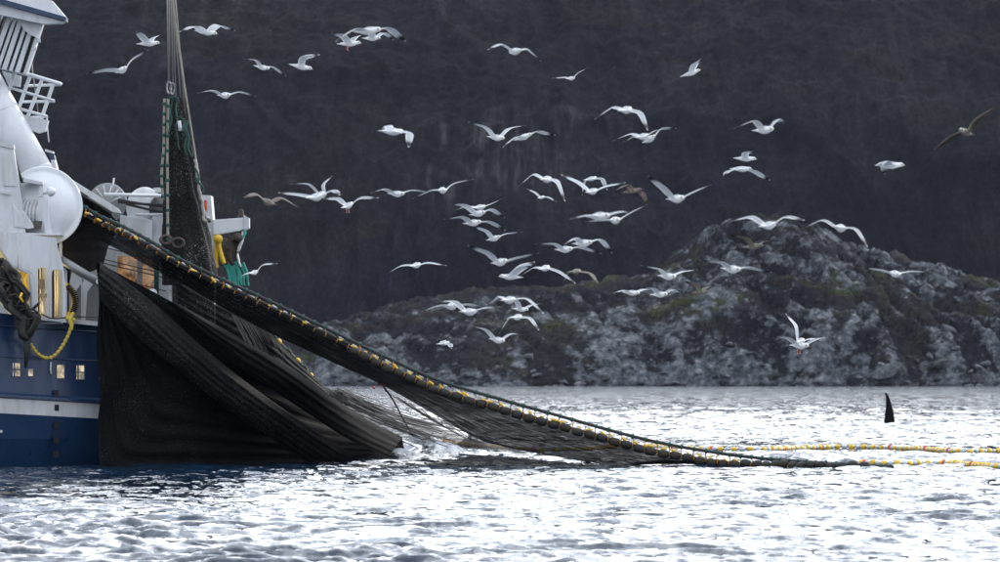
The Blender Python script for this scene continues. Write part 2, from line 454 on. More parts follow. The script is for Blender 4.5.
    sb = N(t, 'ShaderNodeMath', operation='MULTIPLY'); sb.inputs[1].default_value = 0.8
    t.links.new(s.outputs[0], sb.inputs[0]); t.links.new(sb.outputs[0], fr.inputs[0])
    fr.color_ramp.elements[0].position = 0.78; fr.color_ramp.elements[1].position = 0.95
    c = mix(t, (0.005, 0.017, 0.036), (0.6, 0.65, 0.7), fr.outputs[0]); t.links.new(c, b.inputs['Base Color'])
    rr = N(t, 'ShaderNodeMath', operation='MULTIPLY_ADD'); rr.inputs[1].default_value = 0.5; rr.inputs[2].default_value = 0.05
    t.links.new(fr.outputs[0], rr.inputs[0]); t.links.new(rr.outputs[0], b.inputs['Roughness'])
    o = link_mesh('sea', me, m); o['kind'] = 'structure'
build_sea()

# ------------------------------------------------------------------ land
def vnoise(x, y, seed):
    """smooth value noise on arrays"""
    r = np.random.default_rng(seed).random((256, 256))
    xi = np.floor(x).astype(int); yi = np.floor(y).astype(int)
    fx = x - xi; fy = y - yi
    fx = fx * fx * (3 - 2 * fx); fy = fy * fy * (3 - 2 * fy)
    a = r[xi % 256, yi % 256]; b = r[(xi + 1) % 256, yi % 256]; c = r[xi % 256, (yi + 1) % 256]; d = r[(xi + 1) % 256, (yi + 1) % 256]
    return (a * (1 - fx) + b * fx) * (1 - fy) + (c * (1 - fx) + d * fx) * fy
def fbm(x, y, seed, octv=5, ridged=False):
    s = 0; a = 1; tot = 0
    for o in range(octv):
        n = vnoise(x, y, seed + o)
        if ridged: n = 1 - np.abs(2 * n - 1)
        s = s + a * n; tot += a; a *= 0.55; x = x * 2.03 + 7.1; y = y * 2.03 + 3.7
    return s / tot

def build_land():
    xs = np.concatenate([-np.geomspace(3500, 230, 40), np.arange(-225, -140, 1.5), np.arange(-140, 140, 0.55), np.arange(140, 225.1, 1.5), np.geomspace(230, 3500, 40)])
    ys = np.concatenate([np.arange(1060, 1084, 3), np.arange(1084, 1250, 0.75), np.arange(1251, 1330, 1.6), np.arange(1331, 1560, 1.6), np.geomspace(1565, 4200, 60)])
    X, Y = np.meshgrid(xs, ys)
    # photo column of every point as if it stood at 1200 m, for the crest of the headland
    U = X / 1230.0 * FPX + 500
    crest_y = np.interp(U, [-800, -200, 250, 330, 380, 420, 480, 560, 640, 680, 705, 740, 790, 840, 900, 950, 1000, 1100, 1400, 2200],
                        [350, 360, 352, 345, 332, 320, 310, 307, 296, 272, 254, 246, 250, 268, 290, 304, 311, 322, 342, 356])
    CR = (HORIZON - crest_y) * 1230 / FPX + CAM_H
    rid = fbm(X / 26, Y / 26, 11, 6, True); fb = fbm(X / 60, Y / 60, 31, 6)
    sm = fbm(X / 7, Y / 7, 77, 5, True)
    sm2 = fbm(X / 3.1, Y / 3.6, 177, 3, True)
    shore = 1092 + 9 * (fbm(X / 30, X * 0 + 3.3, 5, 4) - 0.5) * 2
    d = Y - shore
    t = np.clip(d / 120, 0, 1)
    prof = np.where(d < 0, d * 0.10, 0)
    rise = (1 - (1 - t) ** 1.7)
    bluff = np.clip(d / 5, 0, 1) ** 0.6 * 2.8 + np.clip(d / 16, 0, 1) * 1.6
    head = bluff + (CR - 4.4) * rise
    # slabs of bedrock dipping down to the right
    zq = (Y - 1092) / 3.0
    al, ac = X * .80 - zq * .60, X * .60 + zq * .80
    wq = fbm(X / 18, zq / 12, 401, 3) * 5
    slab = fbm((al + wq) / 11, (ac + wq) / 3.6, 211, 5, True)
    slab2 = fbm((al - wq) / 3.5, ac / 1.7, 311, 4, True)
    mossy = fbm(X / 22, zq / 9, 511, 4)
    side = np.clip((U - 560) / 160, 0, 1)
    bump = np.clip((slab - .50) / .16, 0, 1) * 2.2 + (slab - .5) * 3.5 + (slab2 - .5) * 1.8
    head = head + bump * np.clip(d / 9, 0, 1) * (.55 + .45 * side)
    head = head + (rid - 0.5) * 6 * np.clip(d / 30, 0, 1) + ((sm - 0.5) * 2.0 + (sm2 - 0.5) * 1.3) * np.clip(d / 8, 0, 1) + (fb - 0.5) * 10 * np.clip(d / 60, 0, 1) * np.clip(CR / 30, 0.3, 1)
    back = np.clip((d - 135) / 90, 0, 1)
    head = head * (1 - 0.55 * back * back * (3 - 2 * back))
    # the mountainside behind
    big = fbm(X / 420 + 4, Y / 500, 51, 4)
    gully = fbm(X / 36 + 1.5 * fbm(X / 60, Y / 90, 3, 3), Y / 210, 91, 5, True)
    cragn = fbm(X / 13, Y / 26, 131, 5, True)
    dm = Y - (1290 + 50 * (big - 0.5))
    mt = np.clip(dm, 0, None)
    height = 118 + 46 * big
    mz = height * (1 - np.exp(-mt * 0.66 / height)) * 1.22
    mz = np.where(mt > 0, mz + (gully - 0.5) * 11 * np.clip(mt / 40, 0, 1) + ((cragn - 0.5) * 4 + (sm - .5) * 1.3 + (sm2 - .5) * 0.8) * np.clip(mt / 20, 0, 1), -20)
    Z = np.maximum(head, mz)
    Z = np.where(d < 0, prof, Z)
    ismount = (mz > head).astype(float)
    verts = np.stack([X, Y, Z], -1).reshape(-1, 3)
    nr, nc = X.shape; idx = np.arange(nr * nc).reshape(nr, nc)
    q = np.stack([idx[:-1, :-1], idx[:-1, 1:], idx[1:, 1:], idx[1:, :-1]], -1).reshape(-1, 4)
    me = bpy.data.meshes.new('mountain')
    me.vertices.add(len(verts)); me.vertices.foreach_set('co', verts.ravel())
    me.loops.add(q.size); me.loops.foreach_set('vertex_index', q.ravel().astype(np.int32))
    me.polygons.add(len(q)); me.polygons.foreach_set('loop_start', np.arange(0, q.size, 4, dtype=np.int32))
    me.update(calc_edges=True); me.polygons.foreach_set('use_smooth', np.ones(len(q), dtype=bool))
    at = me.attributes.new('mountainside', 'FLOAT', 'POINT'); at.data.foreach_set('value', ismount.ravel())
    # bare rock shows most on the crest of the headland and along the wave-washed shore
    low = np.exp(-np.clip(Z, 0, None) / 5.0)
    rk = np.clip((slab - .50) * 3.2 + (slab2 - .5) * .9 + .35 * side - (mossy - .38) * 3.0 - .25 + 1.6 * low, 0, 1)
    at = me.attributes.new('bare', 'FLOAT', 'POINT'); at.data.foreach_set('value', (rk * (1 - ismount)).ravel())
    Uc = X / Y * FPX + 500; Vc = HORIZON - (Z - CAM_H) / Y * FPX
    cl = np.exp(-((Uc - 540) / 75) ** 2 - ((Vc - 150) / 75) ** 2) + .8 * np.exp(-((Uc - 430) / 60) ** 2 - ((Vc - 160) / 60) ** 2) + .5 * np.exp(-((Uc - 970) / 50) ** 2 - ((Vc - 80) / 60) ** 2)
    at = me.attributes.new('cliff', 'FLOAT', 'POINT'); at.data.foreach_set('value', np.clip(cl, 0, 1).ravel())
    m, t_, b = mat('mountainside')
    g = N(t_, 'ShaderNodeNewGeometry')
    def mp(s, loc=(0, 0, 0)):
        k = N(t_, 'ShaderNodeMapping'); k.inputs['Scale'].default_value = s; k.inputs['Location'].default_value = loc
        t_.links.new(g.outputs['Position'], k.inputs[0]); return k.outputs[0]
    # heath and scrub of the high slope
    nA = noise_tex(t_, mp((0.02, 0.02, 0.03)), 1, 8, 0.65)
    nB = noise_tex(t_, mp((0.22, 0.0, 0.07)), 1, 7, 0.68)
    nL = noise_tex(t_, mp((0.017, 0.0, 0.030), (2, 0, 5)), 1, 4, 0.6)
    nC = noise_tex(t_, mp((0.9, 0.9, 0.9)), 1, 5, 0.7)
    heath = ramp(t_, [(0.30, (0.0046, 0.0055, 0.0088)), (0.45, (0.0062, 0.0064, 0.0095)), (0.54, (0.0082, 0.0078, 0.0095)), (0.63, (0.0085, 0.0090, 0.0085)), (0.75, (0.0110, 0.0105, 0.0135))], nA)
    hb = ramp(t_, [(0.32, (0.60, 0.61, 0.64)), (0.5, (1, 1, 1)), (0.72, (1.8, 1.75, 1.7))], nB)
    mm = t_.nodes.new('ShaderNodeMix'); mm.data_type = 'RGBA'; mm.blend_type = 'MULTIPLY'; mm.inputs[0].default_value = 1
    t_.links.new(heath.outputs[0], mm.inputs[6]); t_.links.new(hb.outputs[0], mm.inputs[7])
    high = mm.outputs[2]
    lb = ramp(t_, [(0.35, (0.62, 0.66, 0.72)), (0.66, (1.5, 1.42, 1.38))], nL)
    m4 = t_.nodes.new('ShaderNodeMix'); m4.data_type = 'RGBA'; m4.blend_type = 'MULTIPLY'; m4.inputs[0].default_value = 1
    t_.links.new(high, m4.inputs[6]); t_.links.new(lb.outputs[0], m4.inputs[7]); high = m4.outputs[2]
    fz = ramp(t_, [(0.36, (0.55, 0.56, 0.60)), (0.52, (1, 1, 1)), (0.68, (2.0, 1.85, 1.75))], noise_tex(t_, mp((1.1, 0.15, 0.7)), 1, 5, 0.72)); m6 = t_.nodes.new('ShaderNodeMix'); m6.data_type = 'RGBA'; m6.blend_type = 'MULTIPLY'; m6.inputs[0].default_value = 1
    t_.links.new(high, m6.inputs[6]); t_.links.new(fz.outputs[0], m6.inputs[7]); high = m6.outputs[2]
    crag = noise_tex(t_, mp((0.028, 0.03, 0.02), (4.3, 0, 1.7)), 1, 7, 0.68)
    cga = N(t_, 'ShaderNodeAttribute', attribute_name='cliff'); cad = N(t_, 'ShaderNodeMath', operation='MULTIPLY_ADD'); cad.inputs[1].default_value = 0.24
    t_.links.new(cga.outputs['Fac'], cad.inputs[0]); t_.links.new(crag, cad.inputs[2])
    cr = ramp(t_, [(0.62, (0, 0, 0)), (0.74, (0.9, 0.9, 0.9))], cad.outputs[0])
    cf = noise_tex(t_, mp((0.30, 0.0, 0.07)), 1, 7, 0.72)
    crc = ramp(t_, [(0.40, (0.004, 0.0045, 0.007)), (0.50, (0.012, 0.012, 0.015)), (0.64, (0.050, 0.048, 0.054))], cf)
    high = mix(t_, high, crc.outputs[0], cr.outputs[0])
    # headland: moss, heather, pale gneiss
    nM = noise_tex(t_, mp((0.045, 0.045, 0.07)), 1, 7, 0.62)
    moss = ramp(t_, [(0.35, (0.010, 0.0105, 0.013)), (0.48, (0.0155, 0.0155, 0.018)), (0.58, (0.022, 0.0215, 0.020)), (0.64, (0.034, 0.041, 0.020)), (0.8, (0.034, 0.033, 0.023))], nM)
    mf = ramp(t_, [(0.35, (0.45, 0.45, 0.5)), (0.68, (1.7, 1.65, 1.6))], nC); m5 = t_.nodes.new('ShaderNodeMix'); m5.data_type = 'RGBA'; m5.blend_type = 'MULTIPLY'; m5.inputs[0].default_value = 1
    t_.links.new(moss.outputs[0], m5.inputs[6]); t_.links.new(mf.outputs[0], m5.inputs[7])
    nR = noise_tex(t_, mp((0.20, 0.12, 0.30)), 1, 9, 0.74)
    bare = N(t_, 'ShaderNodeAttribute', attribute_name='bare')
    ad = N(t_, 'ShaderNodeMath', operation='MULTIPLY_ADD'); ad.inputs[1].default_value = 0.20
    t_.links.new(bare.outputs['Fac'], ad.inputs[0]); t_.links.new(nR, ad.inputs[2])
    # steep faces shed their moss
    nz = N(t_, 'ShaderNodeSeparateXYZ'); t_.links.new(g.outputs['Normal'], nz.inputs[0])
    st = N(t_, 'ShaderNodeMath', operation='MULTIPLY_ADD'); st.inputs[1].default_value = -0.12; nR2 = noise_tex(t_, mp((0.55, 0.3, 0.8)), 1, 6, 0.7); ad3 = N(t_, 'ShaderNodeMath', operation='MULTIPLY_ADD'); ad3.inputs[1].default_value = 0.45; t_.links.new(nR2, ad3.inputs[0]); t_.links.new(ad.outputs[0], ad3.inputs[2]); ad = ad3; 
    t_.links.new(nz.outputs['Z'], st.inputs[0]); t_.links.new(ad.outputs[0], st.inputs[2])
    rm = ramp(t_, [(0.735, (0, 0, 0)), (0.84, (1, 1, 1))], st.outputs[0])
    rc = noise_tex(t_, mp((0.5, 0.5, 0.6)), 1, 7, 0.72)
    rock = ramp(t_, [(0.30, (0.016, 0.019, 0.026)), (0.42, (0.042, 0.048, 0.056)), (0.53, (0.090, 0.098, 0.110)), (0.62, (0.17, 0.178, 0.19)), (0.74, (0.28, 0.282, 0.29))], rc)
    headc = mix(t_, m5.outputs[2], rock.outputs[0], rm.outputs[0])
    # wet dark band at the water
    px = N(t_, 'ShaderNodeSeparateXYZ'); t_.links.new(g.outputs['Position'], px.inputs[0])
    wz = ramp(t_, [(0.0, (0.35, 0.35, 0.4)), (0.9, (1, 1, 1))], None)
    wd = N(t_, 'ShaderNodeMath', operation='MULTIPLY'); wd.inputs[1].default_value = 0.9
    t_.links.new(px.outputs['Z'], wd.inputs[0]); t_.links.new(wd.outputs[0], wz.inputs[0])
    m2 = t_.nodes.new('ShaderNodeMix'); m2.data_type = 'RGBA'; m2.blend_type = 'MULTIPLY'; m2.inputs[0].default_value = 1
    t_.links.new(headc, m2.inputs[6]); t_.links.new(wz.outputs[0], m2.inputs[7])
    im = N(t_, 'ShaderNodeAttribute', attribute_name='mountainside')
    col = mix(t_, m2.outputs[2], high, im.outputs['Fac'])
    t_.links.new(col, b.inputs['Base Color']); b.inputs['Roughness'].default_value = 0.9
    b.inputs['Specular IOR Level'].default_value = 0.03
    bp = N(t_, 'ShaderNodeBump'); bp.inputs['Strength'].default_value = 0.8; bp.inputs['Distance'].default_value = 0.9
    t_.links.new(rc, bp.inputs['Height']); t_.links.new(bp.outputs[0], b.inputs['Normal'])
    o = link_mesh('mountain', me, m); o['kind'] = 'structure'
    M['land'] = m
    return (X, Y, Z)
LAND = build_land()
def rocks():
    X, Y, Z = LAND; xs = X[0]; ys = Y[:, 0]
    bm = bmesh.new(); bmesh.ops.create_icosphere(bm, subdivisions=2, radius=1)
    base = np.array([v.co for v in bm.verts]); tri = np.array([[v.index for v in f.verts] for f in bm.faces]); bm.free()
    r = np.random.default_rng(3); V = []; F = []; off = 0
    for i in range(520):
        x = r.uniform(-130, 130)
        y = 1086 + abs(r.normal(0, 7))
        ix = np.searchsorted(xs, x); iy = np.searchsorted(ys, y)
        z = Z[iy, ix]
        if z < -.3: continue
        u = x / y * FPX + 500
        # more stones on the steep crest than on the heath to the left
        if r.random() > .25 + .75 * math.exp(-((u - 800) / 190) ** 2) + (.5 if z < 5 else 0): continue
        s = r.lognormal(-.55, .45)
        dirs = r.normal(size=(9, 3)); dirs /= np.linalg.norm(dirs, axis=1)[:, None]
        p = base.copy()
        for d in dirs:                       # knock flats off the ball
            h = p @ d; c = r.uniform(.45, .8); m_ = h > c; p[m_] -= np.outer(h[m_] - c, d)
        p *= np.array([s * r.uniform(.8, 1.9), s * r.uniform(.8, 1.5), s * r.uniform(.55, .95)])
        a = r.uniform(0, 6.28); ca, sa = math.cos(a), math.sin(a)
        p = np.stack([p[:, 0] * ca - p[:, 1] * sa, p[:, 0] * sa + p[:, 1] * ca, p[:, 2]], -1)
        tl = r.normal(0, .25); p[:, 2] += p[:, 0] * tl
        V.append(p + np.array([x, y, z - .12 * s])); F.append(tri + off); off += len(p)
    V = np.concatenate(V); F = np.concatenate(F)
    me = bpy.data.meshes.new('shore_rocks'); me.from_pydata(V.tolist(), [], F.tolist())
    m, t, b = mat('gneiss_boulders')
    g = N(t, 'ShaderNodeNewGeometry'); n = noise_tex(t, g.outputs['Position'], .8, 6, .7); n2 = noise_tex(t, g.outputs['Position'], .11, 3)
    c = ramp(t, [(0.3, (0.014, 0.018, 0.022)), (0.5, (0.038, 0.043, 0.052)), (0.62, (0.085, 0.092, 0.105)), (0.75, (0.16, 0.163, 0.17))], n)
    c2 = ramp(t, [(.35, (.40, .42, .36)), (.62, (1.5, 1.45, 1.4))], n2)
    mm = t.nodes.new('ShaderNodeMix'); mm.data_type = 'RGBA'; mm.blend_type = 'MULTIPLY'; mm.inputs[0].default_value = 1
    t.links.new(c.outputs[0], mm.inputs[6]); t.links.new(c2.outputs[0], mm.inputs[7]); t.links.new(mm.outputs[2], b.inputs['Base Color']); b.inputs['Roughness'].default_value = .9
    o = link_mesh('shore_rocks', me, m); o['kind'] = 'stuff'
rocks()

# ------------------------------------------------------------------ fishing vessel
YH = lambda px: 182 + 0.02 * px          # depth of the ship's side at a photo column
def build_ship():
    base = P(50, 466, 190); base.z = 0
    ship = empty('fishing_vessel', base, 'large navy and white purse seiner lying alongside its net', 'fishing vessel')
    # hull: stations from bow (far left, out of frame) to stern (behind the net)
    st_px = [-1150, -1000, -800, -550, -300, -150, 0, 50, 100, 150, 200, 214]
    mb = MB()
    rings = []
    def y_at(px, a): return np.interp(px, [-1150, 0, 100, 215], a)
    beam = {-1150: 0.6, -1000: 4.5, -800: 8.5, -550: 11.5}
    for px in st_px:
        Yn = 182 + 0.02 * max(px, -300)
        bw = beam.get(px, 12.5 if px < 200 else 11.5)
        Yn2 = Yn + (12.5 - bw) / 2
        top = y_at(px, [235, 313, 325, 338]); s0 = y_at(px, [330, 398, 404, 411]); s1 = y_at(px, [350, 413, 418.5, 425])
        prof = [(top, 0), (s0 - 6, 0.0), (s0 - 4, -0.12), (s0 - 1.5, -0.12), (s0, 0.0), (s1, 0.02)]
        pts = [P(px, yy, Yn2) + Vector((0, dy, 0)) for yy, dy in prof]
        wl = pts[-1].copy(); 
        pts.append(Vector((wl.x, wl.y + 0.25, 0.9))); pts.append(Vector((wl.x + (0.2 if px > 100 else 0), wl.y + 0.75, -0.1)))
        pts.append(Vector((wl.x, wl.y + 2.2, -3.0)))
        far = [Vector((p.x, 2 * (Yn2 + bw / 2) - p.y, p.z)) for p in reversed(pts)]
        rings.append(pts + far)
    n = len(rings[0])
    mats = {4: 1}
    for i in range(len(rings) - 1):
        for k in range(n):
            k2 = (k + 1) % n
            mi = 1 if (k == 4 or k == n - 6) else 0
            if k == n - 1: mi = 2
            mb.add([rings[i][k], rings[i + 1][k], rings[i + 1][k2], rings[i][k2]], [(0, 1, 2, 3)], mi, False)
    mb.add(rings[0], [tuple(range(n))], 0); mb.add(rings[-1], [tuple(range(n))], 0)
    hull = mb.build('hull', [M['navy'], M['stripe'], M['grey']], ship)
    b = MB()   # plate seams and rails on the hull side
    for yy0, yy1, th in ((320, 332, 0.035), (352, 361, 0.02)):
        b.tube([P(x, yy0 + (yy1 - yy0) * (x + 100) / 200, YH(x) - 0.02) for x in (-100, 0, 50, 99)], th, 6)
    b.build('rubbing_rail', M['navy'], hull)
    # square windows in the hull
    def hull_window(x0, x1, y0, y1, m, cross=True):
        Yn = YH((x0 + x1) / 2) - 0.03
        f = MB(); f.plate([(x0 - .9, y0 - .9), (x1 + .9, y0 - .9), (x1 + .9, y1 + .9), (x0 - .9, y1 + .9)], [[(x0, y0), (x0, y1), (x1, y1), (x1, y0)]], Yn - 0.03, Yn + 0.05)
        if cross:
            xm, ym = (x0 + x1) / 2, (y0 + y1) / 2
            f.plate([(xm - .8, y0), (xm + .8, y0), (xm + .8, y1), (xm - .8, y1)], [], Yn - 0.028, Yn + 0.04)
            f.plate([(x0, ym - .7), (x1, ym - .7), (x1, ym + .7), (x0, ym + .7)], [], Yn - 0.026, Yn + 0.04)
        fr = f.build('porthole', M['navy'], ship)
        g = MB(); g.plate([(x0, y0), (x1, y0), (x1, y1), (x0, y1)], [], Yn + 0.0, Yn + 0.02); g.build('pane', m, fr)
    hull_window(8.5, 20, 363, 376, M['glass_cream']); hull_window(26.5, 33, 369, 376, M['glass_cream'], False)
    hull_window(53, 64, 365, 378, M['glass_cream'], False); hull_window(72, 84, 365.5, 379, M['glass_cream']); hull_window(96, 106, 366, 379, M['glass_cream'])
    f = MB(); f.tube([P(51, 362, YH(51) - .05), P(50.5, 370, YH(51) - .07), P(51, 374, YH(51) - .05)], 0.03, 6); f.build('pilot_light', M['white_deck'], ship)
    for (x, y) in ((56.5, 393), (56.5, 407.5), (56.3, 425), (56, 440), (56, 454)):
        d = MB(); Yd = YH(x) - 0.02 if y > 404 else YH(x) - .145
        p = P(x, y, Yd); d.box(p.x - .08, p.x + .08, Yd - .012, Yd + .04 + (0.2 if y > 420 else 0), p.z - .1, p.z + .1); d.build('draught_mark', M['draft'], ship)
    d = MB(); d.plate([(0, 430), (2, 430), (2, 432.5), (0, 432.5)], [], YH(0) - 0.0, YH(0) + .2); d.build('hull_mark', M['white_deck'], ship)

    # ---- outer bulwark plate with tall openings, above the blue hull
    d = MB()
    outer = [(-60, 225), (0, 231), (56, 238), (58, 250), (63, 266), (66, 290), (66, 322.5), (32, 319), (32, 273), (12, 264), (0, 245), (-60, 150)]
    def arch(x0, x1, y0, y1, r=3):
        return [(x0, y1), (x1, y1), (x1, y0 + r), (x1 - r * .3, y0 + r * .3), (x1 - r, y0), (x0 + r, y0), (x0 + r * .3, y0 + r * .3), (x0, y0 + r)]
    d.plate(outer, [arch(37.5, 47.5, 267.5, 317), arch(51.5, 62.5, 269.5, 318.8)], 182.6, 182.75)
    bw = d.build('bulwark', M['white'], ship)
    for x_, y0_, y1_ in ((18, 234, 268), (49.6, 238, 319)):
        d = MB(); d.tube([P(x_, y0_, 182.6), P(x_, y1_, 182.6)], .012, 5); d.build('weld_seam', M['white_deck'], bw)
    d = MB()
    d.tube([P(-60, 152, 182.66), P(0, 246, 182.66), P(12, 265, 182.66), P(31, 274, 182.66), P(32, 320, 182.66)], 0.06, 8)
    d.build('edge_pipe', M['white'], bw)
    d = MB(); d.plate([(-60, 296), (0, 303), (12, 318), (14, 345), (-60, 340)], [], 182.3, 182.5); d.build('bow_bulwark', M['white'], ship)
    # inside the openings: lamp-lit passage
    d = MB()
    d.plate([(-90, 180), (70, 232), (70, 330), (-90, 330)], [], 185.6, 185.7); d.build('inner_wall', M['cream'], ship)
    d = MB(); q0, q1 = P(-90, 250, 184), P(64, 250, 184)
    d.box(q0.x, q1.x, 182.8, 185.6, P(0, 236, 184).z, P(0, 234, 184).z); d.build('passage_ceiling', M['white'], ship)
    d = MB(); d.box(q0.x, q1.x, 182.8, 185.6, P(0, 324, 184).z, P(0, 323, 184).z); d.build('passage_deck', M['grey'], ship)
    d = MB(); d.box(P(64.5, 0, 184).x, P(65.3, 0, 184).x, 182.9, 185.0, P(0, 324, 184).z, P(0, 268, 184).z); d.build('light_stop_wall', M['white'], ship)  # end wall added to stop passage lamp light spilling onto the net
    for x, w_, m in ((45.6, 1.7, 'white'), (35, 2, 'cream'), (24, 2.4, 'cream'), (60.4, 1.5, 'white')):
        d = MB(); d.plate([(x - w_, 240), (x + w_, 240), (x + w_, 323), (x - w_, 323)], [], 184.3, 184.5); d.build('stanchion', M[m], ship)
    for (x0, y0, x1, y1, r) in ((55, 270, 55, 320, .03), (57.4, 270, 57, 320, .035), (42, 300, 42, 320, .05), (36, 275, 28, 300, .05), (21, 272, 27, 290, .06), (27, 270, 20, 292, .05), (40, 262, 40, 322, .03)):
        d = MB(); d.tube([P(x0, y0, 183.9), P((x0 + x1) / 2 + .5, (y0 + y1) / 2, 183.8), P(x1, y1, 183.9)], r, 8); d.build('pipe', M['yellow'] if x0 in (36, 21, 27) else M['cream'], ship)
    d = MB(); d.plate([(38, 293.5), (46, 293.5), (46, 297.5), (38, 297.5)], [], 183.6, 183.9); d.plate([(38.5, 279), (44, 279), (44, 289), (38.5, 289)], [], 183.7, 183.9)
    d.build('valve_box', M['dark_steel'], ship)
    for x0_, x1_, y0_ in ((36, 41.5, 262), (50, 53.6, 262), (55.6, 57, 275)):
        d = MB(); d.plate([(x0_, y0_), (x1_, y0_), (x1_, 323), (x0_, 323)], [], 184.9, 185.1); d.build('machinery_panel', M['brown'], ship)
    for x_ in (49.6, 34.8):
        d = MB(); d.tube([P(x_, 264, 183.0), P(x_, 316, 183.0)], .035, 8); d.build('hidden_fill_tube', M['lamp'], ship)  # tubes added out of sight behind the pillars to light the wall evenly
    for x in (10, 45):
        d = MB(); p = P(x, 241, 184.6); d.box(p.x - .45, p.x + .45, 184.5, 184.62, p.z - .06, p.z); d.build('deck_lamp', M['lamp'], ship)
    d = MB(); d.tube([P(41, 314, 182.5), P(50, 318, 182.5), P(58, 318.5, 182.5), P(70, 316.5, 182.6), P(97, 317, 184)], .025, 6); d.build('safety_line', M['black_rope'], ship)

    # ---- deckhouse bits above the bulwark
    d = MB()
    d.plate([(-60, 120), (0, 143), (13, 147), (20, 188), (26, 236), (-60, 226)], [], 182.9, 183.3); dk = d.build('winch_housing', M['white'], ship)
    d = MB(); d.plate([(0, 141), (13.5, 145), (14, 149), (0, 146)], [], 182.85, 183.32); d.build('lid', M['white_deck'], dk); d = MB(); d.plate([(0, 190), (10.5, 192), (10.5, 195), (0, 193)], [], 182.84, 182.9)
    d.build('ledge', M['white_deck'], dk)
    d = MB(); d.plate([(2, 152), (10, 154), (16, 186), (4, 186)], [], 182.86, 182.9); d.build('side_panel', M['white_deck'], dk)
    d = MB(); d.tube([P(14, 154, 183.3), P(18.5, 172, 183.3), P(22, 182, 183.25)], .05, 6); d.build('hose', M['black_rope'], ship)
    d = MB(); d.tube([P(22.5, 178, 183.25), P(23, 183, 183.25)], .07, 6); d.build('hose_clamp', M['green'], ship)
    d = MB(); d.plate([(23, 178), (43, 182), (43, 185), (23, 182)], [], 182.9, 183.6); d.plate([(39, 185), (43, 185), (43, 197), (39, 197)], [], 183.0, 183.2)
    d.plate([(38, 198), (48, 200), (50, 226), (53, 236), (46, 236), (44, 226), (38, 226)], [], 183.05, 183.2)
    d.build('bracket_frame', M['white'], ship, bevel=.015)
    d = MB(); d.plate([(12, 202), (20, 214), (23, 210), (33, 224), (34, 228), (28, 229), (14, 227)], [], 182.85, 183.3)
    d.build('gusset_box', M['white_deck'], ship, bevel=.03)
    # ribbed drum of the winch
    d = MB(); prof = []
    for k in range(5):
        h = k * 0.13; prof += [(h, .0 if k == 0 else .40), (h, .50), (h + .05, .50), (h + .05, .40)]
    prof += [(.65, .36), (.65, 0)]
    d.lathe(P(26, 214, 183.6), Vector((1, -.25, -.05)), prof, 36); d.build('ribbed_drum', M['white'], ship)
    d = MB(); d.plate([(33, 221), (42, 221), (42, 224), (40, 229), (34, 229)], [], 182.95, 183.15); d.build('latch', M['dark_steel'], ship)
    d = MB(); d.lathe(P(49, 192, 183.1), (.9, -.35, .12), [(0, 0), (0, .15), (.08, .17), (.20, .10), (.22, 0)], 20); d.tube([P(43, 194, 183.2), P(47, 192.5, 183.1)], .05, 6); d.build('flood_lamp', M['white_clean'], ship)
    # ---- great white tube and the bell at its foot
    a, e = P(-75, -10, 185.6), P(41, 197, 184.6)
    ax = (e - a).normalized()
    d = MB(); d.tube([a - ax * 6, a, a.lerp(e, .5), e], .82, 48); tb = d.build('net_tube', M['white_clean'], ship)
    for f_ in (.30, .62, .90):
        d = MB(); c_ = a.lerp(e, f_); d.tube([c_ - ax * .02, c_ + ax * .02], .828, 48, cap=False); d.build('weld_seam', M['white'], tb)
    d = MB(); d.lathe(P(44, 206, 183.95), Vector((.36, -1, .12)), [(-.9, .9), (-.25, 1.1), (-.12, 1.26), (-.06, 1.32), (.05, 1.32), (.08, 1.28), (.04, 1.2), (.12, 1.05), (.30, .8), (.42, .45), (.46, 0)], 64)
    d.build('tube_bell', M['white_clean'], ship)
    d = MB(); d.tube([P(47, 118, 186), P(47.5, 130, 185.6), P(49, 142, 185.4)], .02, 6)
    d.plate([(45, 149), (53, 151.5), (53, 153.5), (45, 151.5)], [], 184.9, 185.5); d.plate([(51, 160), (55, 160), (58, 172), (52, 172)], [], 184.9, 185.5)
    d.build('tube_bracket', M['white'], tb)
    d = MB(); d.plate([(48, 153.5), (54, 155), (55, 160), (51, 160)], [], 184.95, 185.5); d.build('blue_block', M['navy'], tb)

    # ---- wheelhouse, its slanted windows and its railing
    d = MB()
    d.plate([(-120, -75), (38, -4), (52, 1), (66, 17.5), (0, -1.5), (-120, -42)], [], 183.2, 183.9); rf = d.build('wheelhouse_roof', M['white_clean'], ship)
    d = MB(); d.plate([(-120, -42), (0, -1.5), (66, 17.2), (66, 21.5), (0, 4), (-120, -36)], [], 183.14, 184.0); d.build('roof_edge', M['navy'], rf)
    d = MB(); d.plate([(-120, -36), (0, 4.2), (64, 21.8), (62, 23), (43, 24), (0, 15), (-120, -10)], [], 183.3, 183.95); d.build('eave', M['white'], rf)
    d = MB(); d.lathe(P(46, 3, 183.5), (0, 0, 1), [(-.1, .16), (.05, .2), (.25, .2), (.32, .1), (.34, 0)], 16)
    d.tube([P(38, 2, 183.6), P(43, 8, 183.4), P(52, 7.5, 183.5)], .05, 6); d.tube([P(40, -3, 183.4), P(43, 6, 183.4), P(52, 2, 183.5)], .035, 6); d.build('roof_lamp', M['dark_steel'], rf)
    # glass wall behind mullions; mullions lean outwards
    d = MB(); d.plate([(-120, -8), (0, 15), (40, 24), (23, 72), (0, 66), (-120, 40)], [], 184.6, 184.9); wh = d.build('wheelhouse', M['white'], ship)
    cols = [(1, -17), (10, -8), (16, -2), (21.5, 4), (28, 10.5), (34, 17), (42, 25)]
    prev = None
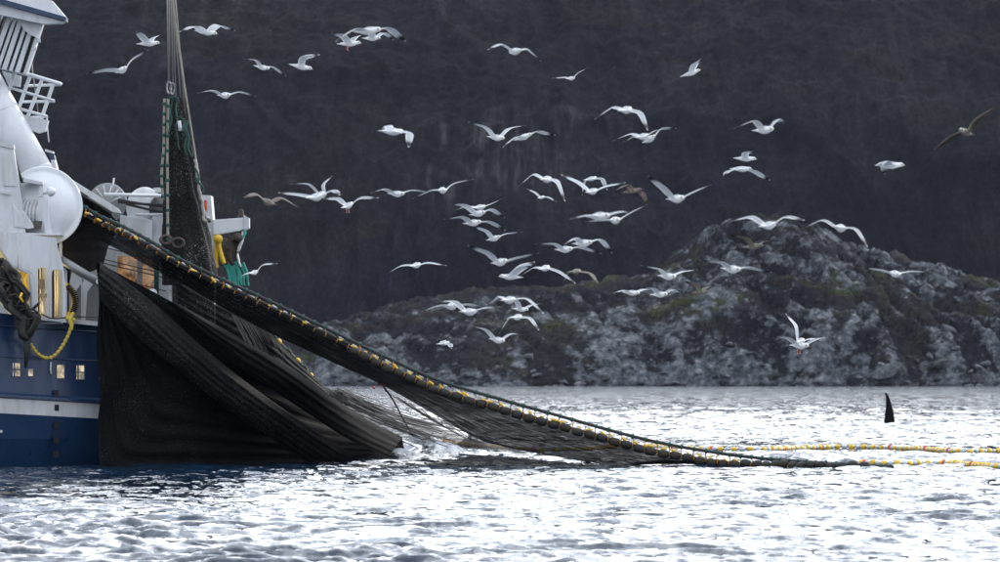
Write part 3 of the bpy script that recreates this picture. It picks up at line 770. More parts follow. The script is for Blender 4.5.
    for i, (xt, xb) in enumerate([(-30, -48), (-14, -32), (-3, -21)] + cols):
        yt = 16 + (xt - 0) * .2; yb = 68 + xb * .22
        wd_ = 1.6 if i % 2 else 2.3
        d = MB(); d.plate([(xt - wd_, yt - 3), (xt + wd_, yt - 2.6), (xb + wd_, yb + 1), (xb - wd_, yb)], [], 183.9, 184.5); d.build('mullion', M['white'], wh)
        if prev:
            d = MB(); d.plate([(prev[0] + 1.2, prev[1]), (xt - 1.2, yt), (xb - 1.2, yb), (prev[2] + 1.2, prev[3])], [], 184.42, 184.59)
            d.build('window', M['glass_pale'] if i in (7, 8) else M['glass'], wh)
        prev = (xt, yt, xb, yb)
    d = MB(); d.plate([(16, 17), (41, 24), (38, 38), (30, 35), (24, 30)], [], 183.7, 184.1); d.build('gusset_plate', M['white'], wh)
    d = MB(); d.tube([P(36, 36.5, 183.6), P(38.5, 38, 183.6), P(39.5, 42, 183.6), P(37, 41, 183.6)], .06, 6); d.tube([P(35.5, 45, 183.7), P(36, 49, 183.7), P(33, 49, 183.7)], .05, 6); d.build('horn', M['white_clean'], wh)
    # walkway and railing
    rl = empty('x', (0, 0, 0), None, None); bpy.data.objects.remove(rl)
    d = MB(); d.tube([P(-60, 52, 185), P(0, 67.5, 185), P(30, 75, 185), P(60, 84, 185), P(61.5, 85.2, 185)], .065, 8); top = d.build('hand_rail', M['white_clean'], ship)
    for (xa, ya, xb, yb, r) in ((12, 88.5, 54.5, 101, .045), (20, 109, 47, 116.5, .05)):
        d = MB(); d.tube([P(xa, ya, 185), P(xb, yb, 185)], r, 8); d.build('middle_rail', M['white_clean'], top)
    for (xa, ya, xb, yb) in ((25, 86, 60, 85), (20, 102, 54, 101.5), (28, 118, 47, 117)):
        d = MB(); d.tube([P(xa, ya, 186.2), P(xb, yb, 185.02)], .045, 8); d.build('end_rail', M['white_clean'], top)
    for (xt, yt, xb, yb) in ((15, 71, 9, 90), (30, 75, 18, 110), (42, 79, 27, 118), (53.5, 82.5, 40, 122)):
        d = MB(); w_ = 1.7; d.plate([(xt - w_, yt), (xt + w_, yt + .6), (xb + w_, yb + .6), (xb - w_, yb)], [], 184.98, 185.12); d.build('rail_post', M['white_clean'], top)
    d = MB(); d.plate([(2, 71), (21, 76), (20, 87), (8, 85)], [], 185.3, 185.5); d.build('wind_shield', M['white'], ship)
    d = MB(); d.plate([(20, 114), (48, 120.5), (45, 131), (38, 133), (20, 126)], [], 184.95, 185.5)
    d.build('wing_platform', M['white'], ship)
    d = MB(); d.tube([P(31.5, 60, 185.6), P(33, 75, 185.6), P(36, 95, 185.6), P(38, 112, 185.6)], .02, 6); d.build('wire', M['wire'], ship)
    d = MB(); d.box(P(-320, 0, 186).x, P(-30, 0, 186).x, 187, 192, 4.6, P(0, 12, 186).z); d.build('superstructure', M['white'], ship)

    # ---- side aft of the bulwark: roller, brackets, inner wall
    d = MB()
    c0, c1 = P(60, 259, 182.9), P(104, 286, 183.1)
    dd = (c1 - c0).normalized()
    d.tube([c0, c0.lerp(c1, .5), c1, c1 + dd * .12], [.135, .14, .14, .09], 20); r_ = d.build('net_roller', M['grey'], ship)
    d = MB(); d.lathe(c1 - dd * .22 + Vector((.02, -.14, .02)), (.2, -1, .3), [(0, .0), (0, .09), (.02, .09), (.02, .05)], 12); d.build('roller_bolt', M['white_clean'], r_)
    d = MB(); d.plate([(66, 266), (104, 288), (100, 325.5), (66, 322)], [], 185.6, 185.8); d.build('side_wall', M['grey'], ship)
    for xa in (72, 84):
        d = MB(); d.plate([(xa, 272), (xa + 12, 280), (xa + 3, 292), (xa + 1, 322), (xa - 3, 322), (xa - 3, 285)], [], 183.7, 183.8); d.build('bracket', M['white'], ship)
    d = MB(); d.plate([(64, 318), (99, 321.5), (99, 326), (64, 322.5)], [], 183.2, 185); d.build('cap_rail', M['white_deck'], ship)

    # ---- aft deckhouse seen through the gap in the net
    d = MB()
    d.plate([(70, 236), (169, 236), (169, 335), (70, 330)], [[(117, 256), (117, 300), (157, 300), (157, 256)]], 187.4, 187.6)
    ah = d.build('aft_deckhouse', M['white'], ship)
    d = MB(); x0, x1 = P(100, 0, 188).x, P(150, 0, 188).x
    d.box(x0 - 3, x1, 187.65, 194.5, 3.5, P(0, 237, 188).z); d.build('aft_deckhouse_body', M['white_deck'], ah)
    for (xa, xb, m) in ((117, 137, 'glass_warm'), (142, 154, 'glass_warm')):
        d = MB(); d.plate([(xa, 256), (xb, 256), (xb, 300), (xa, 300)], [], 187.5, 187.58); d.build('window', M[m], ah)
    for (xa, xb, m) in ((114.5, 117.2, 'white'), (137, 142, 'grey'), (154, 158.5, 'green')):
        d = MB(); d.plate([(xa, 250), (xb, 250), (xb, 302), (xa, 302)], [], 187.3, 187.5); d.build('window_frame', M[m], ah)
    for yy in (252, 264, 268, 281, 293):
        d = MB(); d.tube([P(98, yy - 6, 187.2), P(166, yy + 10, 187.2)], .022, 6); d.build('grab_rail', M['dark_steel'], ah)
    d = MB(); d.lathe(P(152.5, 293, 186.9), (0, -.2, 1), [(-.12, .15), (0, .16), (.09, .13), (.14, .06), (.15, 0)], 20); d.build('dome_lamp', M['white_clean'], ah)
    # ---- upper aft deck
    d = MB(); d.plate([(120, 215), (152, 220), (152, 243), (120, 240)], [], 187.2, 188.5); d.plate([(152, 214), (172, 218), (190, 240), (152, 243)], [], 187.6, 189); d.build('locker', M['white'], ship, bevel=.02)
    # painted letters on the locker
    cu = bpy.data.curves.new('lettering', 'FONT'); cu.body = 'HG'; cu.size = .26; cu.extrude = .005
    lo = bpy.data.objects.new('lettering', cu); C.objects.link(lo); lo.data.materials.append(M['navy'])
    dg = bpy.context.evaluated_depsgraph_get(); me = bpy.data.meshes.new_from_object(lo.evaluated_get(dg)); bpy.data.objects.remove(lo)
    lo = bpy.data.objects.new('lettering', me); C.objects.link(lo); lo.parent = ship; lo.rotation_euler = (math.pi / 2, 0, 0)
    lo.location = P(161.5, 230.5, 187.55) - wloc(ship)
    d = MB(); d.lathe(P(107, 203, 188.6), (.15, -1, .05), [(0, 0), (0, .62), (.05, .66), (.28, .66), (.32, .6), (.33, .0)], 36); d.build('net_drum', M['grey'], ship)
    d = MB()
    for k in range(5):
        an = .4 + k * .45; d.tube([P(107, 203, 188.1), P(107, 203, 188.1) + Vector((math.cos(an) * .6, -.1, math.sin(an) * .6))], .025, 5)
    d.tube([P(112, 192, 188.2), P(114, 178, 188.2)], .03, 6); d.build('drum_guard', M['white_deck'], ship)
    d = MB(); d.lathe(P(144, 209, 188), (1, -1.3, .05), [(0, 0), (0, .72), (.08, .74), (.12, .7), (.12, 0)], 40); d.build('winch_wheel', M['white'], ship)
    d = MB(); d.lathe(P(153, 210, 188.6), (1, -1, 0), [(0, 0), (0, .5), (.5, .5), (.5, 0)], 24); d.build('winch_motor', M['dark_steel'], ship)
    for (xa, ya, xb, yb, r) in ((104, 194.5, 168, 196, .06), (136, 214.5, 168, 215, .05)):
        d = MB(); d.tube([P(xa, ya, 187.1), P(xb, yb, 187.1)], r, 8); d.build('deck_rail', M['white_clean'], ship)
    for (xa, ya, xb, yb) in ((118, 200, 168, 207), (126, 204, 168, 213), (118, 202, 168, 205)):
        d = MB(); d.tube([P(xa, ya, 187), P((xa + xb) / 2, (ya + yb) / 2 + .6, 187), P(xb, yb, 187)], .05, 6); d.build('cable', M['black_rope'], ship)
    d = MB(); d.plate([(153, 188), (167, 187), (168, 191), (155, 193)], [], 187.3, 187.9); d.build('cover', M['white_deck'], ship)
    # gantry beam the net is dragged over
    d = MB(); d.plate([(68, 177), (74, 181), (118, 208.5), (121, 213), (113, 212), (66, 182)], [], 184.7, 184.95); d.build('gantry_beam', M['white_deck'], ship)
    d = MB(); d.plate([(64, 184), (72, 188), (112, 212), (112, 226), (92, 236), (56, 238)], [], 185.6, 185.8); d.build('gantry_side', M['dark_steel'], ship)
    # after gallows: white block and outrigger arm
    d = MB(); d.plate([(186, 197), (199, 195), (211, 195.5), (213, 219), (216, 222), (216, 262), (203, 262), (200, 225)], [], 186.6, 188); d.build('gallows_post', M['white'], ship, bevel=.02)
    d = MB(); d.plate([(180, 262), (214, 262), (214, 350), (180, 350)], [], 186.7, 187.8); d.build('gallows_base', M['dark_steel'], ship)
    d = MB(); d.plate([(203, 201), (206.5, 200), (207, 210), (204, 210)], [], 186.5, 186.6); d.plate([(203, 215), (206, 215), (206, 220), (203, 220)], [], 186.5, 186.6); d.plate([(208, 249), (212, 249), (213.5, 256), (211, 256)], [], 186.4, 186.6); d.build('warning_plate', M['orange'], ship)
    d = MB(); d.plate([(213, 220), (245, 217.5), (246, 229.5), (213, 235)], [], 186.4, 186.9); arm = d.build('outrigger_arm', M['white_clean'], ship, bevel=.02)
    d = MB(); d.plate([(243.5, 215), (249, 218), (249, 228), (245, 230)], [], 186.25, 187.05); d.build('arm_end_plate', M['white'], arm)
    d = MB(); d.lathe(P(241.5, 218, 186.6), (0, 0, 1), [(0, .12), (.1, .12), (.12, .07), (.22, .09), (.3, .03), (.31, 0)], 12); d.build('arm_light', M['brown'], arm)
    d = MB()
    for k in range(9):
        p = P(205 + (k % 3) * 2.2, 214 + k * 3.3, 186.2); d.lathe(p, (random.uniform(-1, 1), -1, random.uniform(-.5, .5)), [(0, 0), (0, .06), (.08, .07), (.1, 0)], 10, k % 2)
    d.build('chain_block', [M['dark_steel'], M['white_deck']], ship)
    d = MB(); d.tube([P(172, 239.5, 184.6), P(190, 238, 185), P(208, 236, 186.2)], .03, 6); d.build('stay_wire', M['tan_rope'], ship)
    return ship
SHIP = build_ship()

# ------------------------------------------------------------------ things hanging on the ship
def wobble_tube(mb, pts, r, n=8, amp=.02, steps=24, mi=0):
    q = resample(pts, steps)
    q = [p + Vector((noise.noise(p * 3.1), noise.noise(p * 3.1 + Vector((9, 0, 0))), noise.noise(p * 3.1 + Vector((0, 9, 0))))) * amp for p in q]
    rs = [r * (0.85 + .3 * abs(noise.noise(p * 6))) for p in q]
    mb.tube(q, rs, n, mi)

def hangings():
    # thick bundle of hose and rope over the side
    t = empty('rope_bundle', P(22, 345, 182), 'thick dark bundle of hose and rope hanging over the white bulwark', 'rope bundle')
    for k in range(26):
        ox, oy, dy = random.uniform(-10, 9), random.uniform(-9, 10), random.uniform(-.32, .25)
        mb = MB(); wobble_tube(mb, [P(-12 + ox * .5, 262 + oy, 181.9 + dy), P(6 + ox, 282 + oy, 181.8 + dy), P(18 + ox, 302 + oy * .6, 181.8 + dy), P(28 + ox * .8, 322 + oy * .4, 181.75 + dy), P(28 + ox * .3, 340 + oy * .3, 181.8 + dy * .5)], random.uniform(.045, .12), 9, .26, 34)
        mb.build('hose', M['rubber'], t)
    for k in range(9):
        s = k / 8; c = P(-2 + 32 * s + random.uniform(-3, 3), 275 + 45 * s, 181.6); mb = MB()
        ax = Vector((random.uniform(-.9, .9) + .6, random.uniform(-.8, .3), -.8)).normalized(); u = ax.cross(Vector((0, 1, 0))).normalized(); v = u.cross(ax)
        rr = random.uniform(.20, .34); mb.tube([c + (u * math.cos(q) + v * math.sin(q) * .8) * rr for q in [i * .42 for i in range(16)]], .035, 6); mb.build('lashing', M['rubber'] if k != 4 else M['brown'], t)
    mb = MB(); mb.tube([P(33, 309, 181.5), P(38, 304, 181.4), P(39.5, 302, 181.3)], .05, 6); mb.build('hook', M['dark_steel'], t)
    mb = MB(); mb.tube([P(27, 338, 181.8), P(27, 352, 181.9), P(25.5, 368, 181.95)], [.14, .1, .04], 8); mb.build('tail', M['black_rope'], t)
    mb = MB(); mb.tube([P(22, 293, 181.35), P(20, 297, 181.3), P(23, 302, 181.35)], .04, 6); mb.build('clip', M['yellow'], t)
    # looped yellow mooring rope
    t = empty('mooring_rope', P(45, 358, 182), 'yellow rope looping down the navy hull from the rail', 'rope')
    mb = MB(); q = resample([P(73, 320, 182.7), P(69, 333, 182.5), P(63, 345, 182.5), P(55, 355, 182.5), P(47, 358, 182.5), P(38, 354, 182.4), P(31, 345, 182.2), P(27, 338, 182.0)], 90)
    mb.tube(q, [.055 + .014 * math.sin(i * 1.3) for i in range(90)], 8); mb.build('rope_run', M['yellow_rope'], t)
    mb = MB(); wobble_tube(mb, [P(68, 316, 182.6), P(72, 324, 182.5), P(71, 330, 182.5)], .06); wobble_tube(mb, [P(74, 313, 182.6), P(70, 320, 182.5), P(72, 328, 182.5)], .06); wobble_tube(mb, [P(66, 318, 182.6), P(75, 320, 182.6)], .08); mb.build('knot', M['yellow_rope'], t)
    # ribbed yellow coil
    t = empty('cable_coil', P(70, 318, 183), 'ribbed yellow coil standing in the bulwark opening above the hull', 'coil')
    mb = MB(); mb.tube(resample([P(64, 284, 183), P(72, 292, 183), P(74.5, 303, 183), P(71, 313, 183), P(65, 318, 183)], 30), .10, 10); mb.build('core', M['yellow'], t)
    q = resample([P(67, 286, 182.9), P(73.5, 293, 182.9), P(76, 303, 182.9), P(72.5, 313, 182.9)], 17)
    for k, p in enumerate(q[:-1]):
        mb = MB(); dd = (q[k + 1] - p).normalized(); mb.tube([p, p + dd * .045], .105, 10); mb.build('rib', M['draft'], t)
    # bundles under the outrigger arm
    t = empty('brailing_gear', P(232, 282, 186), 'brown rings and turquoise twine hanging below the white outrigger arm', 'fishing gear')
    for k in range(9):
        x = 221 + k * 2.1 + random.uniform(-1, 1); mb = MB()
        wobble_tube(mb, [P(x + 2, 239 + random.uniform(-2, 3), 186.3), P(x, 247, 186.2), P(x + random.uniform(-1, 1), 256, 186.2), P(x + 2 + random.uniform(-1, 2), 265, 186.2)], .11 if k < 6 else .07, 8, .05); mb.build('purse_ring_bundle', M['brown'], t)
    for k in range(11):
        x = 222 + k * 2.0; mb = MB(); wobble_tube(mb, [P(x + 1, 263 + random.uniform(-3, 2), 186.15), P(x + 4 + random.uniform(-2, 2), 272, 186.1), P(x + 7 + random.uniform(-2, 2), 286, 185.9)], .045, 6, .04); mb.build('twine', M['green_bright'], t)
    mb = MB(); wobble_tube(mb, [P(233, 236, 186.2), P(240, 240, 186.1), P(245, 233, 186.2), P(243, 230, 186.3)], .05, 6); mb.build('loop', M['green_bright'], t)
    mb = MB(); wobble_tube(mb, [P(244, 232, 186.3), P(241, 243, 186.2), P(237, 251, 186.2)], .07, 8); wobble_tube(mb, [P(237, 251, 186.2), P(239, 262, 186.1), P(241, 267, 186.1)], .04); mb.build('white_strop', M['white_deck'], t)
    mb = MB(); mb.lathe(P(237, 238, 186.1), (.3, -1, .2), [(-.1, 0), (-.1, .15), (.1, .17), (.12, 0)], 12); mb.build('block', M['brown'], t)
    t = empty('yellow_strop', P(219, 268, 186), 'doubled yellow strop hanging at the inner end of the outrigger', 'strop')
    mb = MB(); wobble_tube(mb, [P(217, 236, 186), P(216, 250, 186), P(217, 268, 186)], .07, 8); mb.build('leg', M['yellow'], t)
    mb = MB(); wobble_tube(mb, [P(218, 236, 185.9), P(220, 250, 185.9), P(224, 264, 185.9)], .08, 8); mb.build('leg', M['yellow'], t)
    mb = MB(); mb.lathe(P(218, 239, 185.9), (0, -1, 0), [(-.08, 0), (-.08, .16), (.08, .16), (.1, 0)], 12); mb.build('eye', M['yellow'], t)
    # brown ring on the net top by the mast
    t = MB(); c = P(178, 243, 182.4); t.tube([c + Vector((math.cos(a) * .19, 0, math.sin(a) * .15)) for a in [i * math.pi / 8 for i in range(17)]], .05, 8)
    tag(t.build('purse_ring', M['brown']), 'brown ring lying on the net by the foot of the hoisted bunt', 'ring', 'brown purse rings on the net')
    t = MB(); c = P(166, 240, 182.4); t.tube([c + Vector((math.cos(a) * .17, .05 * math.sin(a), math.sin(a) * .13)) for a in [i * math.pi / 8 for i in range(17)]], .06, 8)
    tag(t.build('purse_ring', M['brown']), 'smaller brown ring on the net just left of the other ring', 'ring', 'brown purse rings on the net')
    # white speckled rope hanging in the gap
    t = MB()
    for k in range(5): wobble_tube(t, [P(170 + k * 1.2, 276, 186.4), P(171 + k * 1.1, 290, 186.4), P(170.5 + k * 1.2, 306, 186.4)], .03, 5, .07, 30)
    tag(t.build('white_rope', M['white_deck']), 'hank of white rope hanging beside the aft deckhouse window', 'rope')
hangings()

# ------------------------------------------------------------------ hoisted part of the net, with wires
def sheet(name, top, bot, mt, parent, nu=120, nv=24, fold=.25, nf=5, seed=0, sag=0.0, twist=1.0, tuck=0.0):
    """cloth between two edge curves (photo x, photo y, depth), with folds running along it"""
    T = resample([Vector(p) for p in top], nu); B = resample([Vector(p) for p in bot], nu)
    vs = []; uv = []
    for j in range(nv + 1):
        v = j / nv
        for i in range(nu):
            u = i / (nu - 1)
            q = T[i].lerp(B[i], v)
            p = P(q.x, q.y, q.z)
            env = math.sin(math.pi * min(1, max(0, v))) ** .5
            ph = v * nf * 2 * math.pi + seed + 2.2 * noise.noise(Vector((u * 3, v * 2, seed)))
            f = math.sin(ph) * .6 + .5 * noise.noise(Vector((u * 7 * twist, v * nf * 2.2, seed + 5))) + .35 * noise.noise(Vector((u * 22, v * nf * 5, seed + 9)))
            p.y += f * fold * env
            if tuck: p.y += tuck * (abs(2 * v - 1) ** 2.5 * 1.6 - 1) + .35 * tuck * noise.noise(Vector((u * 6, v * 3, seed + 20)))
            p.z += .22 * fold * env * noise.noise(Vector((u * 9, v * nf, seed + 3))) - sag * env * math.sin(math.pi * u)
            vs.append(p); uv.append((u, v))
    fs = [(j * nu + i, j * nu + i + 1, (j + 1) * nu + i + 1, (j + 1) * nu + i) for j in range(nv) for i in range(nu - 1)]
    o0 = wloc(parent)
    me = bpy.data.meshes.new(name); me.from_pydata([tuple(p - o0) for p in vs], [], fs)
    l = me.uv_layers.new(name='UVMap')
    for lp in me.loops: l.data[lp.index].uv = uv[lp.vertex_index]
    for pl in me.polygons: pl.use_smooth = True
    me.update()
    return link_mesh(name, me, mt, parent)

def hoisted():
    t = empty('hoisted_bunt', P(188, 262, 184), 'black net bunt hoisted in a tall column beneath the wires', 'net')
    left = [(164.5, 98, 184), (163.5, 130, 184), (163, 170, 184), (163, 210, 184), (162, 250, 183.8), (162, 278, 183.8)]
    right = [(182, 98, 184), (187, 130, 184), (193, 165, 184), (202, 210, 184), (214, 268, 183.8), (216, 292, 183.8)]
    mid1 = [(168, 97, 183.5), (170, 130, 183.4), (174, 170, 183.3), (179, 210, 183.2), (186, 262, 183)]
    T = [left, mid1, right, [(x, y, 184.6) for x, y, z in mid1], left]
    mb = MB(); nn = 40
    rows = []
    for i in range(nn):
        ring = []
        s = i / (nn - 1)
        L = resample(left, nn)[i]; R = resample(right, nn)[i]
        for k in range(32):
            a = 2 * math.pi * k / 32; cx = (L.x + R.x) / 2; hw = (R.x - L.x) / 2
            ff = 1 + .10 * math.sin(a * 7 + s * 3) + .14 * noise.noise(Vector((math.cos(a) * 2, math.sin(a) * 2, s * 9)))
            x = cx + hw * math.cos(a) * min(ff, 1.12); Y = L.z - math.sin(a) * hw / 30 * .8 * ff
            ring.append(P(x, (L.y + R.y) / 2 + 1.5 * noise.noise(Vector((a, s * 3, 1))), Y))
        rows.append(ring)
    vs = [p for r in rows for p in r]
    mb.add(vs, [(i * 32 + k, i * 32 + (k + 1) % 32, (i + 1) * 32 + (k + 1) % 32, (i + 1) * 32 + k) for i in range(nn - 1) for k in range(32)], 0, True)
    mb.add(rows[0], [tuple(range(32))])
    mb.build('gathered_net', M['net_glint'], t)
    for x0, x1 in ((164.5, 163.2), (168, 167.5)):
        mb = MB(); q = resample([P(x0, 99, 183.4), P(x0 - .4, 125, 183.3), P(x0 - .8, 150, 183.3), P(x1 - 1.6 if x0 < 166 else x1, 175, 183.2), P(x1, 200, 183.1)] + ([] if x0 < 166 else [P(x1 + .5, 245, 183)]), 60)
        mb.tube(q, .045, 8); r = mb.build('side_rope', M['tan_rope'], t)
        for k in range(3, 60, 6):
            mb = MB(); d = (q[min(k + 1, 59)] - q[k]).normalized(); mb.tube([q[k] - d * .05, q[k] + d * .05], .065, 8); mb.build('whipping', M['green'], r)
    for (pts) in ([(166, 98), (170, 97), (176, 98), (179, 101)], [(175, 99), (177, 112), (176, 124), (178, 142), (179, 150)], [(177, 116), (182, 118), (185, 134), (185, 148), (186, 155)],
                  [(186, 120), (188, 140), (192, 158)], [(170, 98), (171, 118), (170, 134)], [(196, 168), (199, 180), (202, 195)], [(196, 178), (200, 186), (202, 192)]):
        mb = MB(); wobble_tube(mb, [P(x, y, 183.15) for x, y in pts], .032, 6, .10, 26); mb.build('green_twine', M['green'], t)
    mb = MB(); mb.tube([P(179, 121, 183.1), P(180, 127, 183.1), P(180, 131, 183.1)], .06, 6); mb.build('white_tag', M['white_deck'], t)
    mb = MB(); q = resample([P(195, 160, 183.6), P(198, 175, 183.3), P(200, 190, 183.2), P(202, 205, 183.2), P(205, 222, 183.1)], 40); mb.tube([p + Vector((noise.noise(p * 5) * .08, 0, 0)) for p in q], .05, 6); mb.build('edge_rope', M['wire'], t)
    # shackles and wires
    for (x, y) in ((169, 88), (172.5, 89)):
        mb = MB(); c = P(x, y, 184); mb.tube([c + Vector((.07 * math.cos(a), 0, .2 * math.sin(a))) for a in [i * math.pi / 8 for i in range(17)]], .028, 6); mb.build('shackle', M['grey'], t)
    for (xa, ya, xb, yb, r) in ((166.5, -60, 168.5, 83, .022), (169.5, -60, 169.5, 83, .022), (170, -60, 173, 83, .02), (171, -60, 176, 100, .02), (168, -60, 182, 112, .022), (170.5, -60, 186, 125, .022)):
        mb = MB(); mb.tube([P(xa, ya, 184.2), P(xb, yb, 184)], r, 6); mb.build('hoisting_wire', M['wire'], t)
    mb = MB(); mb.tube([P(167, -60, 184.2), P(175, 20, 184.1), P(185, 90, 184), P(196, 160, 183.9), P(199, 178, 183.7)], .036, 8); mb.build('hauling_rope', M['tan_rope'], t)
hoisted()

# ------------------------------------------------------------------ purse seine net
FLOATS = 0
def float_mesh(name, L, R, hole=.02):
    mb = MB(); mb.lathe((0, 0, 0), (1, 0, 0), [(-L / 2, hole), (-L / 2, R * .55), (-L * .40, R * .85), (-L * .2, R), (L * .2, R), (L * .40, R * .85), (L / 2, R * .55), (L / 2, hole)], 12)
    me = bpy.data.meshes.new(name); me.from_pydata([tuple(v) for v in mb.v], [], mb.f)
    for p in me.polygons: p.use_smooth = True
    return me

def place(me, name, p, d, parent, m, roll=0.0, scale=(1, 1, 1)):
    o = bpy.data.objects.new(name, me); C.objects.link(o)
    if not me.materials: me.materials.append(m)
    o.parent = parent
    o.location = p - wloc(parent)
    o.rotation_euler = Vector(d).to_track_quat('X', 'Z').to_euler(); o.rotation_euler.x += roll
    o.scale = scale
    return o

def net():
    t = empty('purse_seine_net', P(400, 455, 190), 'huge black purse seine stretched from the vessel down into the sea', 'net')
    t.location.z = 0
    CORK = [(76, 202, 184.6), (100, 216, 184.2), (122, 226, 183.2), (150, 241, 182.3), (180, 259, 182), (215, 276, 182), (250, 292, 182), (300, 315.5, 182), (340, 335, 182), (390, 359, 182), (440, 381, 182), (500, 399, 182), (560, 416, 182), (640, 438, 182), (700, 450, 182), (760, 458, 181), (820, 462.5, 179), (868, 465.5, 178), (893, 466.5, 177.5)]
    under = lambda pts, dy, dd=0: [(x, y + dy, Y + dd) for x, y, Y in pts]
    # upper band of gathered net
    top1 = [(x, y + (4 if x < 380 else 8.5), Y + .05) for x, y, Y in CORK[2:-1]]
    bot1 = [(107, 244, 183.6), (130, 256, 183.0), (150, 267, 182.8), (176, 280, 183), (215, 303, 183), (240, 317, 183.5), (270, 333, 184), (330, 361, 187), (384, 386, 192), (444, 420, 200), (476, 438, 208), (500, 445.5, 206), (530, 452, 198), (556, 456.5, 190), (590, 462, 186), (616, 465, 184), (664, 460, 183.5), (740, 463.5, 183)]
    sheet('upper_netting', top1, bot1, M['net_open'], t, 300, 30, .16, 6, 1.0)
    sheet('upper_netting', [(66, 186, 185.2), (84, 197, 185.1), (104, 209, 185.0), (120, 224, 184.6)], [(54, 236, 185.2), (70, 238, 185.2), (90, 240, 185), (110, 246, 184.5)], M['net'], t, 60, 14, .1, 3, 3.3)
    sheet('upper_netting', [(54, 234, 185.4), (70, 236, 185.2), (90, 238, 185), (109, 244, 184.3)], [(60, 268, 184.6), (75, 272, 184.2), (90, 272, 183.6), (103, 266, 182.4)], M['net'], t, 60, 14, .1, 3, 6.3)
    # hanging curtain with its long folds
    bl = lambda pts: [(x, y, Y) for x, y, Y in pts]
    top2 = bl([(97, 262, 182.0), (125, 277, 182.2), (150, 290, 182.4), (176, 304, 182.6), (205, 318, 183), (240, 338, 183.5), (275, 358, 185), (310, 382, 188), (338, 401, 192), (366, 419, 197), (402, 437, 203)])
    bot2 = bl([(96, 264, 182.0), (99, 300, 182.1), (96.5, 345, 182.2), (100.5, 390, 182.3), (98, 430, 182.5), (107, 476, 182.6), (160, 475, 183.2), (215, 472, 184.5), (255, 470, 186), (290, 468, 188), (320, 466, 191), (345, 463, 195), (370, 460, 199), (390, 456, 203), (405, 453, 206)])
    sheet('curtain_netting', [(x, y, Y + .35) for x, y, Y in top2], [(x, y, Y + .35) for x, y, Y in bot2], M['net'], t, 240, 80, .11, 8, 2.0)
    # the sloping folds over the curtain
    def foldpiece(tp, bt, m, seed, fold=.15, nf=3): sheet('fold', tp, bt, m, t, 160, 24, fold * .45, nf * 2, seed, tuck=.38)
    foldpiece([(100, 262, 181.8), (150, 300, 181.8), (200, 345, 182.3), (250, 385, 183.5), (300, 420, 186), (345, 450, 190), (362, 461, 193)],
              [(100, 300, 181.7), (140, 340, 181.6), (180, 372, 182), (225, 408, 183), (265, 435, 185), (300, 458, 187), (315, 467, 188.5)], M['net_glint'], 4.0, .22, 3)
    foldpiece([(176, 303, 182.1), (240, 338, 182.8), (290, 368, 184.5), (330, 396, 188), (370, 421, 195), (402, 438, 202)],
              [(165, 300, 182), (220, 352, 182.4), (270, 388, 183.5), (315, 418, 187), (350, 440, 192), (388, 457, 199)], M['net'], 7.0, .25, 2)
    # single layer between band and curtain
    sheet('single_layer_netting', [(172, 280, 183.3), (205, 299, 183.6), (240, 317, 184), (268, 331, 184.5), (285, 348, 186), (305, 368, 188), (330, 391, 192)],
          [(172, 306, 182.9), (205, 322, 183.2), (235, 338, 183.7), (260, 352, 184.5), (280, 363, 185.5), (305, 381, 188), (335, 401, 192)], M['net_semi'], t, 110, 14, .12, 3, 5.5)
    # sheer net running out over the water
    sheet('sheer_netting', [(330, 389, 192), (360, 400, 198), (400, 414, 207), (430, 424, 214), (470, 438, 222), (530, 449, 226), (600, 451, 224)],
          [(310, 383, 188.5), (340, 404, 193), (375, 424, 199), (405, 440, 205), (440, 449, 214), (490, 456, 208), (560, 461, 196)], M['net_sheer'], t, 140, 18, .15, 4, 8.2)
    sheet('sheer_netting', [(470, 436, 210), (500, 444, 214), (560, 456, 200), (620, 463, 188), (670, 458, 186)],
          [(452, 446, 214), (500, 454, 210), (560, 463, 196), (620, 469.5, 184), (680, 467, 184)], M['net_sheer'], t, 120, 10, .08, 3, 9.2)
    # strands pulled straight, each its own twine
    mb = MB(); rs = random.Random(4)
    for k in range(26):
        s = k / 25
        a = P(232 + 38 * s, 314 + 18 * s, 183.2 + .9 * s); b = P(246 + 44 * s + rs.uniform(-2, 2), 342 + 26 * s + rs.uniform(-2, 2), 183.1 + 3.6 * s)
        mb.tube([a, a.lerp(b, .5) + Vector((rs.uniform(-.05, .05), 0, 0)), b], .013, 4, 0, False)
    mb.build('pulled_strands', M['wire'], t, kind='stuff')
    mb = MB()
    for k in range(34):
        s = rs.random(); s2 = min(1, max(0, s + rs.uniform(-.15, .15)))
        a = P(322 + 20 * s + rs.uniform(-6, 6), 398 - 10 * s, 190 + rs.uniform(0, 3)); b = P(418 + 22 * s2 + rs.uniform(-8, 30), 446 - 20 * s2 + rs.uniform(-1, 4), 206 + 8 * s2)
        m_ = a.lerp(b, .5) + Vector((0, 0, -.12 + rs.uniform(-.1, .06))); mb.tube(resample([a, m_, b], 10), .010 + .016 * rs.random() ** 2, 4, 0, False)
    for k in range(46):
        s = rs.random(); x = 380 + 250 * s
        a = P(x, np.interp(x, [380, 444, 476, 500, 560, 616, 640], [388, 421, 438, 445, 457, 462, 462]), np.interp(x, [384, 444, 500, 560, 640], [192, 200, 216, 200, 185]))
        b = surf(x + rs.uniform(30, 70), np.interp(x, [380, 450, 500, 560, 630], [440, 448, 456, 462, 468]) + rs.uniform(-3, 3)) if x > 440 else a.lerp(P(470, 441, 212), rs.uniform(.3, 1))
        mb.tube(resample([a, a.lerp(b, .5) + Vector((0, 0, -.06)), b], 6), .009 + .012 * rs.random(), 4, 0, False)
    mb.build('loose_strands', M['black_rope'], t, kind='stuff')
